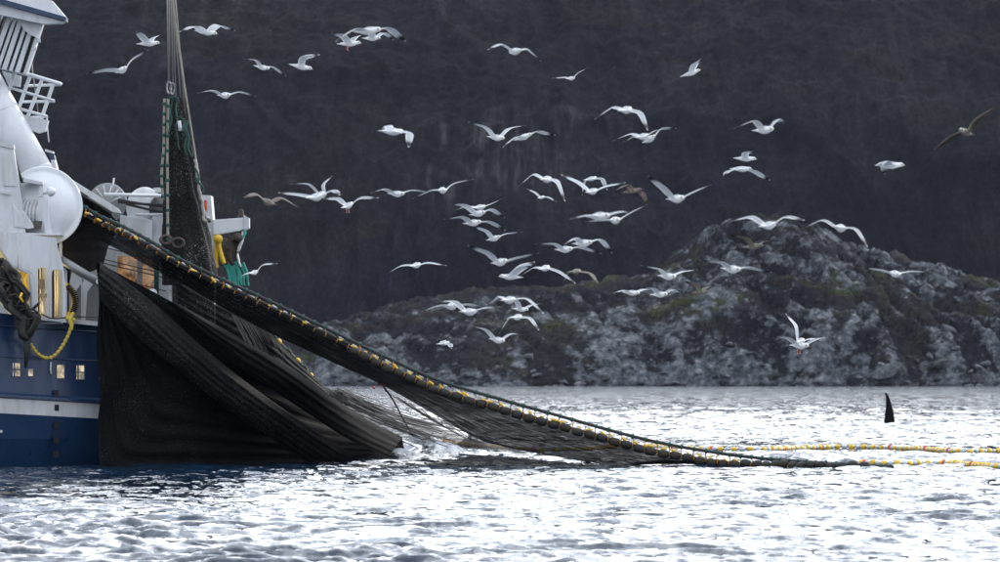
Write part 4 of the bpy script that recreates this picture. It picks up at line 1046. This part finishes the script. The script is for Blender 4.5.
    mb = MB(); mb.tube(resample([P(383, 385.5, 191.5), P(393, 400, 193), P(403, 418, 200), P(413, 436, 205)], 20), .03, 6); ln = mb.build('hand_line', M['black_rope'], t)
    for (x, y) in ((383, 385), (374, 387.5)):
        mb = MB(); p = P(x, y, 191.4); mb.lathe(p, (1, 0, -.5), [(-.05, 0), (-.05, .04), (.05, .04), (.05, 0)], 8); mb.build('red_marker', M['orange'], ln)
    # ---- cork line: heavy rope above, floats below, lashings between
    cw = [P(*c) for c in CORK]; L = curve_len(cw)
    q = resample(cw, 400); mb = MB(); mb.tube(q, .055, 8); top = mb.build('cork_rope', M['black_rope'], t)
    low = [P(x, y + 7.5, Y - .02) for x, y, Y in CORK]; low = [P(*resample([Vector(c) for c in CORK], 60)[i]) - Vector((0, 0, .26)) for i in range(60)]; mb = MB(); mb.tube(resample(low, 300), .028, 6); mb.build('second_rope', M['black_rope'], t)
    n = 76
    a = resample(cw, n); me_t = float_mesh('tie', .09, .075, .05)
    dark = float_mesh('cork_float', .36, .14); thin = float_mesh('cork_float', .37, .075)
    nylon = float_mesh('lashing', .03, .10, .04); me_b = float_mesh('bead', .22, .045, .01)
    tz = [P(x, y, Y) for x, y, Y in [(x, y, Y) for x, y, Y in [(x, y + (8.2 if x < 380 else 9.4), Y - .15) for x, y, Y in CORK]]]; bl_ = resample(tz, n)
    me_tie = me_t
    for k in range(n - 1):
        p = a[k]; d = (a[k + 1] - a[k]).normalized()
        place(me_tie, 'lashing_knot', p, d, t, M['green'], random.uniform(0, 1), (1, random.uniform(.9, 1.25), random.uniform(.9, 1.3)))
        s = k / (n - 1)
        pb = bl_[k].lerp(bl_[k + 1], .5); 
        px = 84 + (893 - 76) * s
        big = px > 370
        sc_ = (1.0, 1, 1) if big else (1, .8, .8)
        pb = pb + Vector((random.uniform(-.02, .02), random.uniform(-.05, .05), (-.03 if big else .10) + random.uniform(-.02, .02)))
        pb.z = max(pb.z, .08 + .03 * math.sin(k * 1.7))
        dd = (bl_[k + 1] - bl_[k]).normalized() + Vector((0, random.uniform(-.1, .1), random.uniform(-.12, .12)))
        if k > 2 and px < 876: place(dark if big else thin, 'float', pb, dd, t, M['olive_float'], random.uniform(0, 6), sc_)
        place(nylon, 'float_collar', bl_[k] + Vector((0, -.03, .03)), d, t, M['orange_rope'], 0, (1, 1 if big else .8, 1 if big else .8))
        # yellow drops of lashing line between the ropes
        mbp = a[k].lerp(bl_[k], .5)
        if k % 1 == 0:
            place(me_b, 'bead', mbp + d * random.uniform(.05, .3) + Vector((0, -.08, -.02)), d + Vector((0, 0, random.uniform(-.7, .4))), t, M['yellow'] if not big else M['orange_rope'], 0, (random.uniform(.6, 1.2), random.uniform(.5, 1.1), random.uniform(.5, 1)))
        if not big or k % 3 != 1:
            place(me_b2, 'glint_dash', a[k].lerp(a[k + 1], random.uniform(.35, .65)) + Vector((0, -.07, -.10 - random.uniform(0, .04))), d + Vector((0, 0, random.uniform(-.25, .1))), t, M['white_deck'], 0, (random.uniform(.5, 1.2), random.uniform(.4, .8), random.uniform(.4, .8)))  # white dashes stand in for bright gaps and highlights between rope and floats
        # vertical tie down to the float
        mb = MB(); mb.tube([a[k] + Vector((0, -.03, 0)), mbp + Vector((random.uniform(-.06, .06), -.05, 0)), bl_[k]], random.uniform(.012, .022), 5); mb.build('tie_line', M['orange_rope'] if k % 3 == 1 else M['black_rope'], t)
    # ---- second cork line, coming off the far side of the net and away over the sea
    air = [P(266, 326, 185), P(280, 343, 186), P(300, 363, 188), P(325, 391, 192), P(350, 404, 197), P(400, 426, 207), P(440, 439, 216)]
    qa = resample(air, 34); mb = MB(); mb.tube(qa, .05, 6); mb.build('far_cork_rope', M['black_rope'], t)
    fy = float_mesh('far_float', .22, .11)
    for k in range(1, 24):
        if k < 13 or k % 4 == 0:
            d = (qa[k + 1] - qa[k]).normalized(); place(fy if k % 2 else me_y2, 'float', qa[k] + Vector((0.06, -.05, -.05)), d, t, M['yellow'], 0, (1, .8, .8))
            place(me_tie, 'lashing_knot', qa[k] + Vector((.02, 0, .04)), d, t, M['green'])
    return t, me_tie
me_b2 = float_mesh('glint_dash', .24, .045, .01); me_b2.materials.append(M['white_deck'])
me_y2 = float_mesh('olive_small_float', .22, .11); me_y2.materials.append(M['olive_float'])
NET, _tie = net()

def float_line(name, label, pts_px, spacing, m1, m2, start=0, rope=True, size=1.0):
    """floats lying on the water on one rope"""
    w_ = [surf(x, y) + Vector((0, 0, .09)) for x, y in pts_px]
    L = curve_len(w_); n = int(L / spacing) + 1
    q = resample(w_, n)
    t = empty(name, w_[len(w_) // 2], label, 'float line')
    if rope:
        mb = MB(); mb.tube(resample(w_, n * 2), .03, 6); mb.build('rope', M['black_rope'], t)
    A = float_mesh('yellow_float', .22 * size, .105 * size); A.materials.append(m1)
    B = float_mesh('pale_float', .20 * size, .082 * size); B.materials.append(m2)
    K = float_mesh('end_ring', .05, .125 * size); K.materials.append(M['orange'])
    for k in range(n - 1):
        p = q[k] + Vector((0, 0, .03 * noise.noise(Vector((k * .7, 2, 0))))) ; d = (q[k + 1] - q[k]).normalized() + Vector((0, random.uniform(-.2, .2), random.uniform(-.1, .1)))
        s = random.uniform(.9, 1.1)
        if k % 2 == 0:
            place(A, 'float', p, d, t, m1, random.uniform(0, 6), (1, s, s))
            if k % 14 == 0: place(K, 'end_ring', p + Vector(d).normalized() * .12 * size, d, t, M['orange'])
        else: place(B, 'float', p, d, t, m2, random.uniform(0, 6), (1, s, s))
    return t
float_line('float_line', 'nearer line of yellow and pale floats trailing right from the cork line end', [(862, 465.5), (900, 466), (930, 465.5), (955, 466), (980, 468), (1000, 469), (1060, 470)], .24, M['yellow'], M['pale_float'])
float_line('float_line', 'farther line of yellow and pale floats on the water below the orca fin', [(430, 441), (455, 445), (490, 449), (530, 452.5), (575, 452), (620, 449), (650, 448.5), (700, 451), (762, 451.5), (800, 450), (840, 449), (880, 449.5), (920, 451), (960, 453.5), (1000, 453), (1060, 452)], .31, M['yellow'], M['pale_float'], size=1.0)

# ------------------------------------------------------------------ orca
def orca():
    base = surf(889, 424.5)
    mb = MB()
    # body lying just under the surface, one continuous mesh with its fin
    ax = Vector((-.75, .66, 0)).normalized(); up = Vector((0, 0, 1)); sd_ = ax.cross(up)
    prof = [(-3.6, .02, .02), (-3.0, .12, .18), (-2.0, .35, .42), (-1.0, .62, .66), (0, .78, .8), (1, .8, .8), (2, .7, .68), (2.7, .45, .45), (3.1, .2, .22), (3.25, .03, .03)]
    n = 16; rings = []
    for s, w_, h in prof:
        c = base + ax * s + up * (-.16 - h)
        rings.append([c + (sd_ * math.cos(a) * w_ + up * math.sin(a) * h) for a in [2 * math.pi * k / n for k in range(n)]])
    vs = [p for r in rings for p in r]
    fs = [(i * n + k, i * n + (k + 1) % n, (i + 1) * n + (k + 1) % n, (i + 1) * n + k) for i in range(len(rings) - 1) for k in range(n)]
    mb.add(vs, fs, 0, True)
    # tall dorsal fin: lens-shaped sections, front edge curving back at the tip
    ctr = [(-.75, -.32, .44, .13), (-.30, -.31, .38, .10), (0, -.29, .35, .085), (.4, -.235, .30, .07), (.8, -.19, .235, .055), (1.15, -.165, .145, .04), (1.45, -.165, .055, .028), (1.68, -.20, -.045, .018), (1.80, -.235, -.13, .012), (1.85, -.25, -.2, .004)]
    sec = []
    fa = Vector((1, .28, 0)).normalized(); fn = Vector((-.28, 1, 0)).normalized()
    for z, xl, xr, th in ctr:
        m_ = (xl + xr) / 2; h = (xr - xl) / 2 * 1.14; r = []
        for a in [2 * math.pi * k / 14 for k in range(14)]:
            wv = .03 * math.sin(z * 9) * (1 if math.cos(a) > .5 else 0)
            r.append(Vector((base.x, base.y, z)) + fa * (m_ + math.cos(a) * h + wv * .3) + fn * math.sin(a) * th)
        sec.append(r)
    vs = [p for r in sec for p in r]
    mb.add(vs, [(i * 14 + k, i * 14 + (k + 1) % 14, (i + 1) * 14 + (k + 1) % 14, (i + 1) * 14 + k) for i in range(len(sec) - 1) for k in range(14)] + [tuple((len(sec) - 1) * 14 + k for k in range(14))], 0, True)
    m, t, b = mat('orca_skin')
    nn = noise_tex(t, coords(t), 3.0, 4); r = ramp(t, [(0.3, (0.004, 0.004, 0.005)), (0.7, (0.010, 0.010, 0.013))], nn)
    t.links.new(r.outputs[0], b.inputs['Base Color']); b.inputs['Roughness'].default_value = .6; b.inputs['Specular IOR Level'].default_value = .05
    tag(mb.build('orca', m), 'tall black dorsal fin of an orca breaking the bright water', 'orca')
orca()

# ------------------------------------------------------------------ gulls
GREY, WHITE, BLACK = (0.50, 0.53, 0.58), (0.90, 0.90, 0.90), (0.03, 0.03, 0.035)
BROWN, DKBROWN = (0.19, 0.165, 0.14), (0.06, 0.045, 0.035)
L1, L2, LB = 0.33, 0.44, 0.60
BODY = [(0.0, .075, .005, 0), (.08, .062, .010, 0), (.16, .046, .020, 0), (.26, .046, .040, 0), (.34, .058, .054, 0), (.42, .068, .064, 0), (.48, .073, .070, 0), (.54, .075, .074, 0), (.60, .073, .073, 0),
        (.66, .066, .066, 0), (.73, .052, .054, .004), (.79, .042, .044, .010), (.85, .043, .045, .014), (.90, .036, .038, .014), (.93, .022, .024, .010), (.945, .012, .014, .006), (.97, .010, .012, .003), (.99, .008, .009, -.002), (1.0, .003, .003, -.008)]
NS = 12; R0, R1 = 5, 9          # wings grow out of the side faces between these rings

def fit_depth(vec2, L, prefer):
    """pixel vector scaled to metres -> 3D vector of length L, depth sign chosen by prefer(v)"""
    l = math.hypot(vec2[0], vec2[1])
    if l >= L * .995: k = L / l; return Vector((vec2[0] * k, 0, vec2[1] * k))
    d = math.sqrt(L * L - l * l)
    a, b = Vector((vec2[0], d, vec2[1])), Vector((vec2[0], -d, vec2[1]))
    return a if prefer(a) > prefer(b) else b

def gull(org, tail, head, w1, t1, w2, t2, toward, kind, label, ymin=None):
    ox, oy = org
    c = lambda p: (ox + p[0] / 6.24, oy + p[1] / 6.24)
    tail, head, w1, t1, w2, t2 = map(c, (tail, head, w1, t1, w2, t2))
    sh = (tail[0] + (head[0] - tail[0]) * .56, tail[1] + (head[1] - tail[1]) * .56)
    L = lambda a, b: math.hypot(b[0] - a[0], b[1] - a[1])
    S = max(L(tail, head) / (LB * .99), L(sh, w1) / (L1 * 1.02), L(w1, t1) / (L2 * 1.02), L(sh, w2) / (L1 * 1.02), L(w2, t2) / (L2 * 1.02))
    if ymin: S = min(S, FPX / ymin)
    S = max(S, 30.5 if ymin is None else 20)
    D = FPX / S
    ctr = P(sh[0], sh[1], D)
    v2 = lambda a, b: ((b[0] - a[0]) / S, -(b[1] - a[1]) / S)
    hv = fit_depth(v2(tail, head), LB, lambda v: v.y * (-1 if toward else 1)); H = hv.normalized()
    up = Vector((0, 0, 1)); side = H.cross(up)
    if side.length < .1: side = Vector((1, 0, 0))
    side.normalize()
    # which wing is the bird's right one
    if abs(side.x) > .25: s2 = 1 if side.x > 0 else -1
    else: s2 = 1 if side.y * 1 > 0 else -1      # profile: wing 2 is the far one
    U = side.cross(H).normalized()
    wings = {}
    for (w_, t_, s) in ((w1, t1, -s2), (w2, t2, s2)):
        a = fit_depth(v2(sh, w_), L1, lambda v: v.normalized().dot(side) * s - .3 * abs(v.normalized().dot(H)))
        b = fit_depth(v2(w_, t_), L2, lambda v: v.normalized().dot(side) * s * 1.0 - .5 * max(0, v.normalized().dot(H)))
        wings[s] = (a, b)
    vs = []; cols = []; fs = []
    b0 = -.56 * LB
    for s, w_, h, dz in BODY:
        for k in range(NS):
            a = 2 * math.pi * k / NS + math.pi / NS
            loc = H * (b0 + s * LB) + side * math.cos(a) * w_ + U * (math.sin(a) * h + dz)
            vs.append(loc)
            if s > .955: cc = (0.40, 0.32, 0.10)
            elif kind == 'brown': cc = tuple(x * (0.8 + .5 * random.random()) for x in ((0.36, 0.33, 0.29) if math.sin(a) < .2 else BROWN)); cc = cc if s > .1 else DKBROWN
            elif kind == 'dark': cc = BROWN if math.sin(a) > -.3 else (0.4, 0.36, 0.31); cc = cc if s < .75 else (0.5, 0.48, 0.45)
            elif math.sin(a) > .3 and .24 < s < .72: cc = GREY
            else: cc = WHITE
            if .86 < s < .91 and abs(math.sin(a)) < .3 and abs(math.cos(a)) > .9: cc = BLACK
            cols.append(cc)
    nb = len(BODY)
    # side faces replaced by wings: right side = angle 0 (k = NS-1 -> 0), left = angle pi (k = NS/2-1 -> NS/2)
    kr = NS - 1; kl = NS // 2 - 1
    for i in range(nb - 1):
        for k in range(NS):
            if R0 <= i < R1 and k in (kr, kl): continue
            fs.append((i * NS + k, (i + 1) * NS + k, (i + 1) * NS + (k + 1) % NS, i * NS + (k + 1) % NS))
    fs.append(tuple(range(NS))); fs.append(tuple((nb - 1) * NS + k for k in reversed(range(NS))))
    mantle = .95 + .22 * math.sin(ctr.x * 5.1 + ctr.z * 3.3)
    aoa = math.radians(9 + 5 * math.sin(ctr.x * 12.9 + ctr.z * 7.7))
    prof_u = [0.12, .3, .46, .60, .74, .86, .94, 1.0]
    chord = [.170, .178, .172, .158, .128, .095, .062, .016]
    for s in (1, -1):
        a, b = wings[s]
        root = side * s * .068
        p0, p1, p2 = root, a, a + b
        dirs = []; pos = []
        def bez(u):
            # rounded polyline shoulder - wrist - tip
            k = L1 / (L1 + L2)
            if u < k - .12: return p0.lerp(p1, u / k)
            if u > k + .12: return p1.lerp(p2, (u - k) / (1 - k))
            A_, B_ = p0.lerp(p1, (k - .12) / k), p1.lerp(p2, .12 / (1 - k)); q = (u - k + .12) / .24
            return A_ * (1 - q) ** 2 + p1 * 2 * q * (1 - q) + B_ * q * q
        if s == 1: topk, botk = 0, NS - 1
        else: topk, botk = kl, kl + 1
        tops = [i * NS + topk for i in range(R1, R0 - 1, -1)]      # leading edge first
        bots = [i * NS + botk for i in range(R0, R1 + 1)]          # then back along the underside
        prev = tops + bots
        for j, u in enumerate(prof_u):
            p = bez(u); d = (bez(min(1, u + .03)) - bez(max(0, u - .03))).normalized()
            ch = H - d * H.dot(d)
            alt = (U - d * U.dot(d)) * .0
            if ch.length < .35: ch = ch + (U * -.4 - d * (U * -.4).dot(d))
            ch.normalize()
            nrm0 = d.cross(ch).normalized()
            if nrm0.dot(U) < 0: nrm0 = -nrm0
            ch = (ch * math.cos(aoa) + nrm0 * math.sin(aoa)).normalized()
            nrm = d.cross(ch).normalized() * (1 if s == 1 else -1)
            if nrm.dot(U) < 0 and abs(nrm.dot(U)) > .05: nrm = -nrm
            cw = chord[j]; th = .016 * (1 - u) + .0035
            sweep = -.05 * max(0, u - .45) / .55
            ring = []
            for q, (f, z) in enumerate(((.34, .1), (.16, .9), (-.12, .85), (-.40, .35), (-.66, .05), (-.66, -.05), (-.40, -.15), (-.12, .1), (.16, -.1), (.34, -.1))):
                camber = .02 * (1 - u) * (1 - ((f + .16) / .5) ** 2)
                vv = p + ch * (f * cw + sweep) + nrm * (z * th * .5 + camber)
                ring.append(len(vs)); vs.append(vv)
                top_ = q < 5
                if kind in ('brown', 'dark'):
                    base_ = BROWN if kind == 'brown' else ((0.17, 0.14, 0.11) if f < .1 else (0.42, 0.39, 0.34))  # dark gull: front of the wing painted paler in place of highlights
                    cc = DKBROWN if (u > .8 and kind == 'brown') or f < -.5 else tuple(x * (.75 + .6 * random.random()) for x in base_)
                    if not top_ and kind == 'brown': cc = tuple(min(1, x * 1.7) for x in cc)
                else:
                    if f < -.55 or f > .3: cc = WHITE
                    else: cc = tuple(x * mantle for x in GREY) if top_ else (0.76, 0.78, 0.81)
                    if u > .85: cc = BLACK
                    if u > .99: cc = WHITE
                cols.append(cc)
            for k in range(10):
                k2 = (k + 1) % 10
                f_ = (prev[k], prev[k2], ring[k2], ring[k])
                fs.append(f_)
            prev = ring
        fs.append(tuple(prev))
    me = bpy.data.meshes.new('gull'); me.from_pydata([tuple(v) for v in vs], [], fs)
    for p in me.polygons: p.use_smooth = True
    at = me.color_attributes.new('plumage', 'FLOAT_COLOR', 'POINT')
    for i, cc in enumerate(cols): at.data[i].color = (*cc, 1)
    bm = bmesh.new(); bm.from_mesh(me); bmesh.ops.recalc_face_normals(bm, faces=bm.faces); bm.to_mesh(me); bm.free()
    o = link_mesh('gull', me, M['feather'], None, ctr)
    md = o.modifiers.new('smooth', 'SUBSURF'); md.levels = 1; md.render_levels = 1
    tag(o, label, 'gull', 'gulls wheeling above the net')
    return o, H, U, side

A_, B_, C_, D_, E_, F_, G_, H_, I_, J_, K_, L_, M_, N_, O_, P_ = (80, 10), (240, 10), (370, 100), (460, 30), (560, 90), (650, 110), (840, 100), (230, 165), (370, 165), (510, 160), (460, 215), (400, 270), (600, 220), (720, 190), (780, 260), (230, 240)
T, F = True, False
GULLS = [
 (A_, (350,212), (503,208), (395,165), (378,142), (450,172), (503,143), T, 'w', 'white gull flapping in profile just left of the hoisting wires, wings half folded'),
 (A_, (225,388), (296,366), (165,370), (38,395), (318,305), (425,240), T, 'w', 'white gull with one wing level and one raised, leftmost of all the gulls'),
 (A_, (712,128), (862,152), (722,100), (632,145), (870,95), (974,122), T, 'w', 'white gull flying right just right of the hoisting wires near the top edge'),
 (A_, (862,528), (942,538), (838,503), (745,525), (1000,508), (1104,537), T, 'w', 'white gull gliding on level wings beside the shackles of the hoisting wires'),
 (B_, (88,345), (188,372), (115,318), (30,313), (205,350), (290,408), T, 'w', 'white gull tilting right wing down, between the wires and the top group'),
 (B_, (303,338), (456,372), (400,300), (472,300), (385,300), (498,283), T, 'w', 'white gull in profile looking down, both wings lifted, left of the overlapping trio'),
 (B_, (602,212), (760,208), (655,165), (590,150), (722,165), (768,145), T, 'w', 'lowest left gull of the overlapping trio at the top, feet trailing'),
 (B_, (717,135), (888,128), (715,122), (612,205), (935,108), (1050,185), T, 'w', 'large grey-winged gull on top of the overlapping trio near the top edge'),
 (B_, (765,175), (882,180), (840,155), (790,150), (905,138), (968,180), T, 'w', 'white gull tucked beneath the large one in the trio near the top edge'),
 (C_, (58,195), (215,200), (122,152), (92,172), (262,200), (262,305), F, 'w', 'white gull with a broad wing beating down, alone left of the crags'),
 (C_, (738,225), (842,245), (735,172), (618,140), (870,175), (984,155), T, 'w', 'upper gull of a close pair, wings raised in an open V'),
 (C_, (900,250), (1015,215), (905,235), (838,298), (1045,192), (1163,212), T, 'w', 'lower gull of a close pair, left wing drooping and right wing level'),
 (D_, (392,128), (306,140), (250,82), (158,130), (410,108), (498,185), F, 'w', 'white gull arched like a bow, heading left, high in the middle'),
 (D_, (668,308), (718,298), (660,292), (580,295), (735,270), (805,237), F, 'w', 'small white gull with one wing tip up, right of the bow-shaped gull'),
 ((620, 50), (374,168), (505,125), (470,85), (512,58), (478,90), (515,66), T, 'w', 'white gull alone high up, wings swept together above its back'),
 (E_, (372,135), (448,118), (340,95), (210,182), (505,140), (557,262), F, 'w', 'gull with wings arched down over two others, its right wing hanging steeply'),
 (E_, (472,300), (560,285), (455,265), (325,317), (580,265), (640,245), F, 'w', 'gull half hidden under the steep hanging wing, its left wing stretched out'),
 (E_, (525,327), (594,290), (485,278), (400,325), (630,235), (738,230), T, 'w', 'gull with a broad raised right wing just under the steeply hanging wing'),
 (F_, (652,125), (772,125), (665,62), (515,122), (800,52), (864,75), T, 'w', 'full-breasted white gull with arched wings above two profile gulls on the right'),
 (F_, (518,300), (668,308), (592,272), (650,262), (600,268), (662,266), T, 'w', 'small white gull in profile looking down with wings swept together'),
 (F_, (500,365), (640,372), (500,378), (466,412), (655,378), (760,430), T, 'w', 'grey-backed gull banking directly below the small profile gull'),
 (F_, (118,553), (214,555), (95,495), (-2,418), (290,505), (402,455), T, 'w', 'gull with long narrow wings in a wide V at the right of the flock'),
 (G_, (215,408), (408,408), (272,385), (245,420), (292,390), (312,450), F, 'w', 'white gull in profile, wing beating straight down, far right of the flock'),
 (G_, (832,215), (738,190), (690,232), (590,302), (830,132), (954,45), T, 'dark', 'dark brown young gull banking steeply near the right edge'),
 (H_, (285,252), (200,215), (165,175), (78,203), (315,195), (430,265), F, 'brown', 'brownish young gull just right of the outrigger arm, wings arched'),
 (H_, (545,175), (600,192), (500,115), (383,120), (580,118), (642,58), T, 'w', 'gull with one wing raised steeply, on top of the tangle near the outrigger'),
 (H_, (490,208), (580,195), (440,182), (306,163), (652,150), (710,192), F, 'w', 'broad white gull under the gull with the steeply raised wing'),
 (H_, (705,270), (768,238), (682,205), (585,200), (810,200), (930,200), F, 'w', 'grey-winged gull flying away with pink feet hanging, right of the tangle'),
 (I_, (116,175), (218,185), (98,148), (18,178), (262,155), (390,168), T, 'w', 'white gull gliding level, left neighbour of the long tilted gull'),
 (I_, (435,150), (468,165), (385,160), (262,215), (520,112), (650,85), T, 'w', 'long narrow gull seen edge on, tilted up to the right'),
 (I_, (628,310), (722,298), (600,248), (517,240), (758,268), (852,325), T, 'w', 'pale broad gull overlapping another at the top of the central column'),
 (I_, (648,270), (720,260), (600,258), (543,276), (760,245), (830,212), F, 'w', 'gull hidden behind a pale broad one, only its wing tips clear'),
 (I_, (588,363), (698,360), (590,322), (466,340), (752,350), (857,403), T, 'w', 'gull second in the central column with level left wing and drooping right'),
 (I_, (732,468), (816,450), (740,415), (638,376), (842,428), (955,413), T, 'w', 'gull third in the central column, left wing raised and tail to the left'),
 (K_, (205,300), (295,290), (190,240), (58,188), (345,268), (497,230), T, 'w', 'widest V-winged gull in the central column, fourth from its top'),
 (J_, (200,125), (255,118), (155,78), (62,152), (300,130), (352,262), F, 'w', 'gull with boomerang wings, right tip far down, above a tiny gull'),
 (J_, (176,240), (216,228), (160,202), (108,177), (238,230), (292,260), F, 'g', 'tiny grey gull, smallest and most distant of the flock', 240),
 (J_, (480,205), (545,190), (440,140), (324,85), (590,165), (722,140), F, 'w', 'V-winged gull crossing in front of one with drooping wings'),
 (J_, (462,128), (545,110), (468,130), (458,215), (580,110), (617,188), F, 'w', 'gull with both wings drooping behind the crossing V-winged gull'),
 (J_, (692,208), (825,182), (735,152), (670,192), (835,205), (870,270), F, 'brown', 'mottled young gull with closed-in wings below and right of the crossing pair'),
 (J_, (488,350), (625,355), (480,350), (392,373), (700,320), (760,330), T, 'w', 'upper gull of two skimming together over the greenish slope'),
 (J_, (625,372), (684,380), (580,378), (474,385), (762,325), (872,270), T, 'w', 'lower gull of two skimming together, its dark-tipped wing rising right'),
 (K_, (600,215), (705,215), (605,180), (468,180), (752,195), (887,235), T, 'w', 'gull with long flat wings overlapped by an arched gull on its right'),
 (K_, (710,178), (828,175), (730,142), (668,182), (885,145), (968,235), T, 'w', 'gull with arched right wing hanging over the flat-winged one'),
 (K_, (397,390), (238,383), (360,335), (432,315), (372,325), (460,280), T, 'w', 'gull diving to the left with wings lifted behind it'),
 (K_, (500,340), (558,325), (470,322), (385,372), (620,350), (727,424), F, 'w', 'slim arched gull touching wing tips with a brown-tipped one'),
 (K_, (688,360), (755,350), (685,350), (648,422), (820,360), (874,434), F, 'brown', 'brown-tipped young gull with hooked wings right of the slim arched gull'),
 (L_, (285,228), (360,222), (250,222), (146,255), (440,212), (530,235), T, 'w', 'left gull of the low cluster, its left wing reaching farthest left'),
 (L_, (383,260), (478,262), (345,190), (265,190), (530,235), (638,230), F, 'w', 'gull in the low cluster with a curled wing above its back'),
 (L_, (642,190), (718,185), (630,160), (542,227), (800,172), (907,272), F, 'w', 'gull with evenly arched wings right of the low cluster'),
 (L_, (706,240), (805,250), (740,205), (718,172), (830,215), (898,208), T, 'w', 'bright round-bellied gull hovering just under the evenly arched one'),
 (L_, (705,298), (758,292), (685,292), (615,402), (815,295), (876,380), F, 'w', 'gull with both wings curved down like a parenthesis over the mossy slope'),
 (L_, (565,427), (655,447), (545,370), (452,350), (690,395), (770,405), T, 'w', 'lowest V-winged gull of the flock, left wing higher, above the net'),
 (L_, (232,462), (312,452), (275,440), (292,435), (320,462), (332,490), F, 'w', 'small plump gull low over the water, closest to the sloping cork line'),
 (M_, (372,345), (475,358), (390,312), (248,282), (510,322), (628,308), T, 'w', 'gull gliding alone above the pair with joined wings, white breast'),
 (M_, (145,448), (250,460), (150,438), (92,458), (285,430), (345,440), T, 'w', 'left gull of a level pair whose wings join'),
 (M_, (322,465), (424,465), (345,430), (295,425), (460,428), (513,466), T, 'w', 'right gull of a level pair whose wings join'),
 (M_, (562,455), (684,448), (605,405), (533,378), (672,415), (740,408), T, 'brown', 'brown young gull with striped wings, right of the level pair'),
 (M_, (768,298), (878,315), (780,268), (616,250), (925,292), (1082,322), T, 'w', 'long-winged white gull with a black left tip before the grey rocks'),
 (N_, (248,230), (354,215), (205,158), (83,187), (415,158), (537,187), F, 'w', 'evenly spread gull seen from behind, wings in a shallow M'),
 (N_, (710,230), (788,245), (650,176), (518,241), (850,238), (922,362), F, 'w', 'gull seen from behind with right wing bent down, right of the shallow M'),
 (N_, (148,358), (272,348), (170,300), (58,278), (270,322), (392,308), T, 'brown', 'pale brown young gull over the top of the rocky headland'),
 (O_, (688,72), (744,98), (640,66), (512,46), (812,70), (954,73), T, 'w', 'flat-winged gull far right, gliding level over the end of the headland'),
 (O_, (72,530), (180,538), (60,487), (-5,478), (230,490), (324,482), T, 'w', 'gull braking with wings held low and legs down, before the rocks'),
 (O_, (100,512), (152,500), (108,410), (50,335), (190,490), (262,498), F, 'w', 'gull with one wing pointing straight up behind the braking gull'),
 ((380, 255), (200,72), (250,58), (137,62), (40,118), (300,45), (420,65), F, 'w', 'white gull gliding alone midway between the turquoise twine and the flock, left wing drooping'),
 (P_, (130,210), (170,197), (108,205), (76,214), (205,148), (302,143), F, 'w', 'gull flying close beside the turquoise twine, right wing stretched flat'),
]
feet = {6: 1, 27: 2, 63: 1}
foot_m = painted('pink_gull_leg', (0.62, 0.25, 0.20), amt=.2, streak=False)
for i, g in enumerate(GULLS):
    ym = g[10] if len(g) > 10 else None
    o, H, U, sd_ = gull(g[0], *g[1:7], g[7], g[8], g[9], ym)
    if i in feet:
        for s in (-1, 1):
            mb = MB(); a = Vector(o.location) - H * .06 - U * .06 + sd_ * s * .03
            mb.tube([a, a - U * .07 - H * .03], .009, 6)
            q = a - U * .07 - H * .03
            for k in (-1, 0, 1): mb.tube([q, q + H * .03 + sd_ * k * .014 - U * .035], .006, 4)
            mb.build('leg', foot_m, o)

# ------------------------------------------------------------------ thin sea haze
def haze():
    top = max(LAND[2].max() + 15, 60)
    mb = MB(); mb.box(-5200, 5200, -5200, 5200, -75, top)
    m = bpy.data.materials.new('haze'); m.use_nodes = True; t = m.node_tree
    t.nodes.remove(t.nodes['Principled BSDF'])
    v = t.nodes.new('ShaderNodeVolumePrincipled'); v.inputs['Color'].default_value = (0.66, 0.70, 1.0, 1)
    v.inputs['Density'].default_value = 0.000012; v.inputs['Anisotropy'].default_value = 0.0
    t.links.new(v.outputs[0], t.nodes['Material Output'].inputs['Volume'])
    o = mb.build('haze', m); o['kind'] = 'stuff'
haze()
